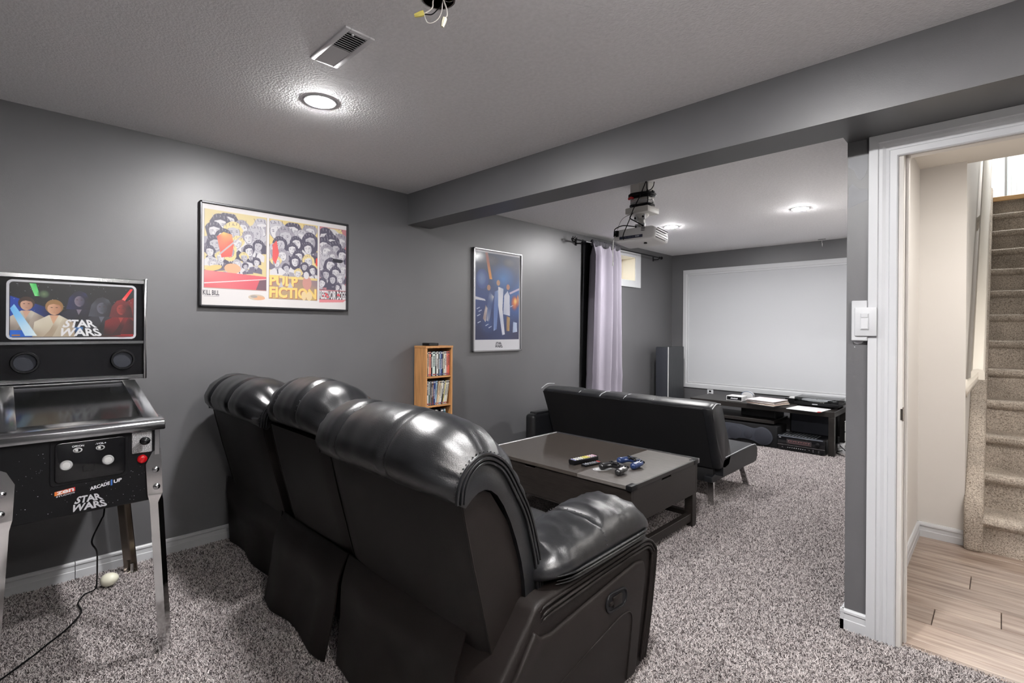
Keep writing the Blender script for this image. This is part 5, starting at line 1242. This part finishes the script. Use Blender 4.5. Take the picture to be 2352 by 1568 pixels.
MB().lathe([(.024, 0), (.024, .012), (.016, .018), (.012, .030), (0, .031)], (-1.24, 6.29, BZ + .052), 20).build('tonearm_pivot', M['steel'], t, smooth=40)
MB().tube(smooth_path([(-1.24, 6.33, BZ + .078), (-1.24, 6.27, BZ + .078), (-1.25, 6.15, BZ + .078), (-1.28, 6.075, BZ + .074)], 24), .004, 8).build('tonearm', M['chrome'], t, smooth=60)
MB().box(-1.295, -1.272, 6.05, 6.082, BZ + .066, BZ + .080, .003, 1).build('headshell', M['black'], t)
for x in (-1.36, -1.345, -1.33): MB().cyl((x, 6.045, BZ + .052), (x, 6.045, BZ + .062), .005, .004, 10).build('control_knob', M['chrome'], t)
mb = MB(); zt = BZ + .098
mb.box(TX0 + .002, TX1 - .002, TY0 + .004, TY1, zt - .003, zt).box(TX0 + .002, TX0 + .005, TY0 + .004, TY1, BZ + .053, zt - .003).box(TX1 - .005, TX1 - .002, TY0 + .004, TY1, BZ + .053, zt - .003).box(TX0 + .005, TX1 - .005, TY0 + .004, TY0 + .007, BZ + .053, zt - .003)
mb.build('dust_cover', M['pane'], t)
P = Print((-1.43, TY0 - .0003, BZ + .032), (1, 0, 0), (0, 0, 1), (0, -1, 0)); P.rect(0, 0, .05, .006, (200, 200, 205)); P.build('badge', M['ink'], t)
t = thing('preamplifier', 'small black box with a white adapter on it, left of the turntable', 'amplifier', (-1.67, 6.24, BZ))
MB().box(-1.735, -1.612, 6.18, 6.31, BZ, BZ + .055, .003, 1).build('case', M['black'], t)
t = thing('white_adapter', 'small white cased adapter lying on the black box beside the turntable', 'adapter', (-1.66, 6.24, BZ + .055))
MB().box(-1.70, -1.63, 6.20, 6.26, BZ + .055, BZ + .072, .004, 2).build('case', M['projector'], t)
t = thing('drawer_unit', 'white three-drawer unit half hidden behind the grey pillar', 'drawer unit', (-.99, 6.38, 0))
MB().box(-1.165, -.80, 6.22, 6.54, 0, .305, .003, 1).build('body', M['ivory'], t)
for k in range(3):
    o = MB().box(-1.170, -.795, 6.198, 6.222, .005 + k * .102, .098 + k * .102, .005, 2).build('drawer', M['ivory'], t)
    MB().box(-1.02, -.94, 6.188, 6.20, .06 + k * .102, .075 + k * .102, .003, 1).build('handle', M['lightgrey'], o)
MB().box(-1.172, -.79, 6.20, 6.55, .305, .318, .004, 2).build('top_board', M['ivory'], t)
t = thing('power_strip', 'grey power strip with tangled leads on the carpet beside the bench leg', 'power strip', (-1.13, 6.02, 0))
MB().box(-1.20, -1.12, 6.05, 6.16, .0, .045, .006, 2).box(-1.21, -1.15, 6.08, 6.2, .045, .09, .006, 2).build('body', M['lightgrey'], t)
MB().tube(smooth_path([(-1.16, 6.05, .04), (-1.20, 5.98, .02), (-1.10, 5.93, .006), (-1.02, 6.02, .006), (-1.10, 6.12, .05), (-1.2, 6.10, .09), (-1.10, 6.02, .03), (-.95, 5.95, .006)], 60), .004, 6).build('lead', M['black'], t, smooth=60)

# ------------------------------------------------------------------ projector on its ceiling post
t = thing('projector_mount', 'white boxed ceiling post and bracket carrying the projector, wrapped in black cables', 'projector mount', (-1.83, 3.20, 2.06))
MB().box(-1.905, -1.830, 3.155, 3.245, 2.115, H, .002, 1).box(-1.832, -1.765, 3.158, 3.242, 2.115, H, .002, 1).build('post', M['ivory'], t)
MB().box(-1.925, -1.745, 3.12, 3.28, 2.075, 2.118, .006, 2).build('base_plate', M['ivory'], t)
MB().lathe([(.030, .0), (.046, .018), (.05, .03)], (-1.835, 3.20, 2.048), 20).build('collar', M['ivory'], t, smooth=40)
MB().box(-1.860, -1.815, 3.185, 3.215, 1.972, 2.055, .004, 2).build('arm', M['ivory'], t)
for x, z in ((-1.868, 2.048), (-1.806, 2.052), (-1.862, 1.985), (-1.808, 1.988)):
    o = MB().box(x - .012, x + .012, 3.165, 3.185, z - .020, z + .020, .003, 1).build('knuckle', M['white'], t)
    MB().cyl((x, 3.158, z), (x, 3.166, z), .007, .007, 10).build('bolt', M['black'], o)
wr = MB(); pts = []
rr = random.Random(2)
def wrap(z0, z1, turns, r, mat, name, pad):
    pts = []
    for i in range(turns * 8 + 1):
        a = 2 * math.pi * i / 8; q = 1 / max(abs(math.cos(a)), abs(math.sin(a))); q = min(q, 1.22)
        pts.append((-1.835 + (.072 + pad) * q * math.cos(a), 3.20 + (.047 + pad) * q * math.sin(a), mix(z0, z1, i / (turns * 8)) + rr.uniform(-.006, .006)))
    MB().tube(smooth_path(pts, turns * 26), r, 6).build(name, mat, t, smooth=60)
wrap(2.225, 2.185, 5, .0055, M['black'], 'cable_wrap', .006); wrap(2.215, 2.205, 3, .005, M['black'], 'cable_wrap', .014); wrap(2.140, 2.128, 3, .0055, M['black'], 'cable_wrap', .006); wrap(2.170, 2.15, 2, .004, M['lightgrey'], 'cable_wrap', .004)
MB().tube([(-1.91, 3.145, 2.188), (-1.885, 3.138, 2.192), (-1.87, 3.142, 2.185)], .009, 8).build('red_cable_tie', M['red'], t, smooth=60)
for nm, pts, r, m in (('cable', [(-1.773, 3.14, 2.286), (-1.809, 3.124, 2.188), (-1.841, 3.093, 2.097), (-1.858, 3.07, 2.021), (-1.89, 3.045, 1.92), (-1.905, 3.070, 1.888)], .0032, M['black']), ('cable', [(-1.856, 3.11, 2.075), (-1.858, 3.076, 2.036), (-1.841, 3.093, 2.018), (-1.797, 3.15, 1.985)], .004, M['black']), ('cable', [(-1.86, 3.14, 1.985), (-1.906, 3.06, 1.984), (-1.943, 3.02, 1.958), (-1.955, 3.045, 1.935)], .004, M['black']), ('cable', [(-1.768, 3.14, 2.286), (-1.768, 3.15, 2.231), (-1.751, 3.165, 2.230), (-1.738, 3.18, 2.255), (-1.738, 3.193, 2.287)], .0034, M['black']), ('cable', [(-1.77, 3.15, 2.228), (-1.762, 3.15, 2.18), (-1.765, 3.152, 2.137)], .004, M['black']), ('thin_lead', [(-1.87, 3.12, 2.075), (-1.91, 3.06, 2.03), (-1.955, 3.07, 1.965)], .0014, M['black'])):
    MB().tube(smooth_path(pts, 30), r, 6).build(nm, m, t, smooth=60)
t = thing('projector', 'white video projector hanging upside down from the ceiling post', 'projector', (-1.838, 3.19, 1.912), R(1), local=True); t.rotation_euler = (R(-5), 0, R(1))
PX, PY, PZ = .160, .112, .046
body = pmat('projector_shell', (.70, .70, .70), .38)
mb = MB(); rings = []
for z, s in ((-PZ, .90), (-PZ + .012, .985), (-PZ + .030, 1), (PZ - .022, .985), (PZ - .008, .93), (PZ, .84)):
    rings.append([(x * s, y * s, z) for x, y in rrect(-PX, -PY, PX, PY, .022, 5)])
mb.loft(rings); mb.build('shell', body, t, smooth=45)
MB().box(-.105, .075, -PY - .001, -PY + .006, -.030, -.010, .001, 1).build('port_panel', pmat('port_panel', lin((52, 56, 78)), .4), t)
P = Print((-.105, -PY - .0013, -.030), (1, 0, 0), (0, 0, 1), (0, -1, 0))
for k, x in enumerate((.05, .072, .085, .108)): P.oval(x, .010, .005, .005, (20, 20, 26), 10); P.oval(x, .010, .003, .003, (130, 134, 150), 10)
P.text('acer', [(.126, .006), (.158, .006), (.158, .0155), (.126, .0155)], (214, 216, 224), .03)
P.build('port_marks', M['ink'], t)
for k in range(3): MB().box(.062, .088, -PY - .0008, -PY + .004, .014 + k * .010, .0175 + k * .010).build('vent_slot', M['darkvoid'], t)
for k in range(9):
    z = -.034 + k * .0085; MB().box(PX - .003, PX + .0012, -.085 + .02 * (k > 6), .085 - .03 * (k % 3 == 0), z, z + .0032).build('vent_slot', M['lightgrey'] if k % 2 else M['darkvoid'], t)
MB().box(-.148, -.112, -PY - .014, -PY + .004, -.008, .036, .004, 2).build('power_plug', M['black'], t)
MB().lathe([(.030, 0), (.032, .012), (.026, .014), (.022, .006), (0, .006)], n=24, M=Matrix.Translation((-.07, PY - .004, -.002)) @ Matrix.Rotation(R(-90), 4, 'X')).build('lens_ring', M['black'], t, smooth=40)
MB().lathe([(.012, 0), (.010, .008), (0, .009)], (.05, -.02, -PZ - .008), 14).build('foot', M['black'], t)
MB().box(-.05, .05, -.04, .05, PZ - .002, PZ + .012, .003, 1).build('mount_plate', M['ivory'], t)
t = MB().tube(smooth_path([(-1.968, 3.065, 1.92), (-1.975, 3.055, 1.89), (-1.978, 3.05, 1.82), (-1.977, 3.05, 1.74)], 20), .0035, 6).ell((-1.977, 3.05, 1.722), (.007, .005, .018), 10, 8).build('pull_cord', M['projector'], smooth=60)
tag(t, 'thin white cord with a small toggle hanging from the left of the projector', 'cord')

# ------------------------------------------------------------------ ceiling fittings
def ceiling_light(x, y, label, z=H):
    t = thing('ceiling_light', label, 'ceiling light', (x, y, z), 0, 'recessed ceiling lights')
    MB().lathe([(.062, -.003), (.068, -.0035), (.075, -.002), (.076, 0), (.060, .0)], (x, y, z), 40).build('trim_ring', M['white'], t, smooth=50)
    MB().lathe([(.062, -.002), (.058, -.005), (.045, -.0075), (.025, -.009), (0, -.0095)], (x, y, z), 32).build('lens', M['lens'], t, smooth=60)
ceiling_light(-2.24, 1.03, 'bright round ceiling light beside the vent over the sofa')
ceiling_light(-2.375, 4.71, 'round ceiling light just right of the projector')
ceiling_light(-1.222, 4.73, 'round ceiling light nearest the grey pillar, in front of the screen')
ceiling_light(-.58, 1.06, 'round ceiling light outside the picture, above the near end of the sofa')
t = thing('ceiling_vent', 'white rectangular ceiling vent with half of its louvres open', 'vent', (-1.752, .885, H))
vx0, vx1, vy0, vy1 = -1.895, -1.610, .828, .940
z = H - .008
for a in ((vx0, vx1, vy0, vy0 + .020), (vx0, vx1, vy1 - .020, vy1), (vx0, vx0 + .020, vy0 + .02, vy1 - .02), (vx1 - .020, vx1, vy0 + .02, vy1 - .02)):
    MB().box(*a, z, H, .003, 2).build('frame_rail', M['vent'], t)
MB().box(vx0 + .018, vx1 - .018, vy0 + .018, vy1 - .018, H - .0012, H - .0002).build('shade_sheet', M['darkvoid'], t)  # flat dark sheet; shade behind the louvres put into its colour
n = 18
for k in range(n):
    x = mix(vx0 + .026, vx1 - .026, k / (n - 1)); op = k > n / 2 - .5
    Ms = Matrix.Translation((x, 0, H - .005)) @ Matrix.Rotation(R(38 if op else -16), 4, 'Y')
    MB().box(-.0054 if not op else -.0042, .0054 if not op else .0042, vy0 + .02, vy1 - .02, -.0007, .0007, M=Ms).build('louvre', M['vent'], t)
MB().box(vx1 - .022, vx1 - .016, .860, .868, z - .007, z, .001, 1).build('damper_lever', M['vent'], t)
t = thing('junction_box', 'open round junction box in the ceiling with loose white and black wires and wire nuts', 'junction box', (JB[0], JB[1], H))
MB().lathe([(JR, 0), (JR, .055), (0, .055), (0, .053), (JR - .002, .053), (JR - .002, 0)], (JB[0], JB[1], H), 16).build('box', M['rust'], t)
mb = MB(); mb.box(JB[0] - .012, JB[0] + .012, JB[1] - .048, JB[1] + .048, H + .010, H + .013); mb.build('cross_bar', M['steel'], t)
for nm, pts, r, m in (('white_wire', [(-1.262, .955, 2.33), (-1.27, .942, 2.275), (-1.272, .940, 2.251), (-1.285, .928, 2.236), (-1.290, .922, 2.233)], .0022, 'wirewhite'), ('black_wire', [(-1.25, .961, 2.33), (-1.251, .961, 2.264), (-1.26, .951, 2.245), (-1.273, .939, 2.230), (-1.289, .924, 2.231)], .0017, 'black'), ('white_wire', [(-1.29, .922, 2.230), (-1.284, .929, 2.207), (-1.273, .939, 2.203), (-1.259, .952, 2.215), (-1.252, .960, 2.237), (-1.25, .962, 2.262), (-1.26, .97, 2.33)], .0015, 'wirewhite'), ('white_wire', [(-1.262, .96, 2.33), (-1.247, .964, 2.275), (-1.241, .970, 2.251), (-1.239, .972, 2.228), (-1.245, .967, 2.217)], .0022, 'wirewhite'), ('black_wire', [(-1.28, .98, 2.33), (-1.30, .985, 2.30), (-1.31, .96, 2.292), (-1.29, .93, 2.30)], .0022, 'black'), ('bare_wire', [(-1.24, .99, 2.32), (-1.245, 1.0, 2.291), (-1.262, .985, 2.288), (-1.27, .97, 2.31)], .0012, 'steel')):
    MB().tube(smooth_path(pts, 24), r, 6).build(nm, M[m], t, smooth=60)
def nut(p0, p1, mat):
    d_ = (Vector(p1) - Vector(p0)).normalized(); Mq = Matrix.Translation(p0) @ d_.to_track_quat('Z', 'Y').to_matrix().to_4x4(); L = (Vector(p1) - Vector(p0)).length
    prof = [(.0075, 0), (.0078, L * .3), (.006, L * .75), (.0048, L), (0, L)]
    rings = [[(r * (1 + .10 * (k % 2)) * a, r * (1 + .10 * (k % 2)) * b, zz) for k, (a, b) in enumerate(circ(16))] for r, zz in prof[:-1]]
    MB().loft(rings, M=Mq).build('wire_nut', mat, t)
nut((-1.290, .922, 2.234), (-1.312, .902, 2.226), M['yellow']); nut((-1.245, .967, 2.219), (-1.250, .962, 2.192), M['pale']); nut((-1.236, .982, 2.300), (-1.234, .984, 2.282), M['yellow'])
t = thing('ceiling_hook', 'small metal hook plate hanging from the ceiling above the screen', 'hook', (-1.447, 6.45, H))
MB().box(-1.485, -1.410, 6.44, 6.462, H - .006, H, .002, 1).build('plate', M['steel'], t)
MB().tube(smooth_path([(-1.447, 6.45, H - .004), (-1.447, 6.448, H - .03), (-1.444, 6.44, H - .05)], 10), .003, 6).ell((-1.440, 6.437, H - .068), (.006, .006, .022), 10, 8).build('hanger', M['chrome'], t, smooth=60)

# ------------------------------------------------------------------ switch on the pillar
t = thing('light_switch', 'white boxed rocker light switch on the grey pillar, overlapping the door casing', 'light switch', (-.41, DY, 1.217))
MB().box(-.449, -.394, DY - .026, DY, 1.217, 1.383, .003, 1).build('back_box', M['white'], t)
MB().box(-.436, -.361, DY - .034, DY - .022, 1.237, 1.354, .003, 2).build('cover_plate', M['white'], t)
MB().box(-.416, -.387, DY - .0375, DY - .032, 1.262, 1.330, .001, 1).build('rocker_frame', M['white'], t)
MB().prism([(DY - .041, 1.266), (DY - .0375, 1.309), (DY - .034, 1.309), (DY - .034, 1.266)], 'x', -.413, -.390, .0008, 1).build('rocker', M['white'], t)
MB().box(-.413, -.390, DY - .0395, DY - .035, 1.313, 1.326, .0008, 1).build('slider_window', M['white'], t)
# pillar's lighter paint patches, partly lamp sheen put into the colour, and plaster nicks
rr = random.Random(4)
mb = MB()
for pts in ([(-.468, 1.985), (-.400, 1.988), (-.400, 1.93), (-.41, 1.90), (-.425, 1.885), (-.437, 1.90), (-.447, 1.93), (-.468, 1.95)], [(-.466, 1.86), (-.452, 1.875), (-.430, 1.85), (-.400, 1.845), (-.398, 1.80), (-.43, 1.79), (-.468, 1.775)]):
    mb.prism(pts, 'y', DY - .0006, DY + .001)
struct(mb, 'trim_paint_sheen_patch', pmat('light_grey_paint_and_sheen', (.17, .175, .19), .42))
mb = MB()
mb.prism([(-.447, 1.214), (-.443, 1.207), (-.432, 1.203), (-.418, 1.206), (-.410, 1.213), (-.414, 1.215), (-.44, 1.215)], 'y', DY - .0008, DY + .001).prism([(-.4495, 1.235), (-.4525, 1.233), (-.4525, 1.240), (-.4495, 1.243)], 'y', DY - .0008, DY + .001).prism([(-.443, 1.19), (-.440, 1.188), (-.439, 1.191), (-.442, 1.193)], 'y', DY - .0008, DY + .001)
struct(mb, 'trim_plaster_nick', M['white'])

# uplighting floor lamp added to brighten the ceiling, unseen right of the camera
t = thing('added_uplighter', 'added tall black uplighter floor lamp, unseen to the right of the camera', 'floor lamp', (.75, .45, 0))
MB().lathe([(.14, 0), (.14, .012), (.03, .03), (.012, .05), (.012, 1.90), (.0, 1.90)], (.75, .45, 0), 24).build('stand', M['black'], t, smooth=40)
MB().lathe([(.02, 0), (.09, .03), (.16, .10), (.165, .11), (.160, .11), (.085, .030), (.02, .006)], (.75, .45, 1.90), 32).build('bowl', pmat('frosted_bowl', (.8, .78, .75), .5, emit=((1, .95, .89), BOWL)), t, smooth=40)
MB().lathe([(.05, 0), (.07, .03), (.05, .05), (0, .055)], (.75, .45, 1.92), 20).build('bulb', pmat('lamp_bulb', (.9, .9, .9), emit=((1, .97, .94), UPLIGHT)), t, smooth=60)
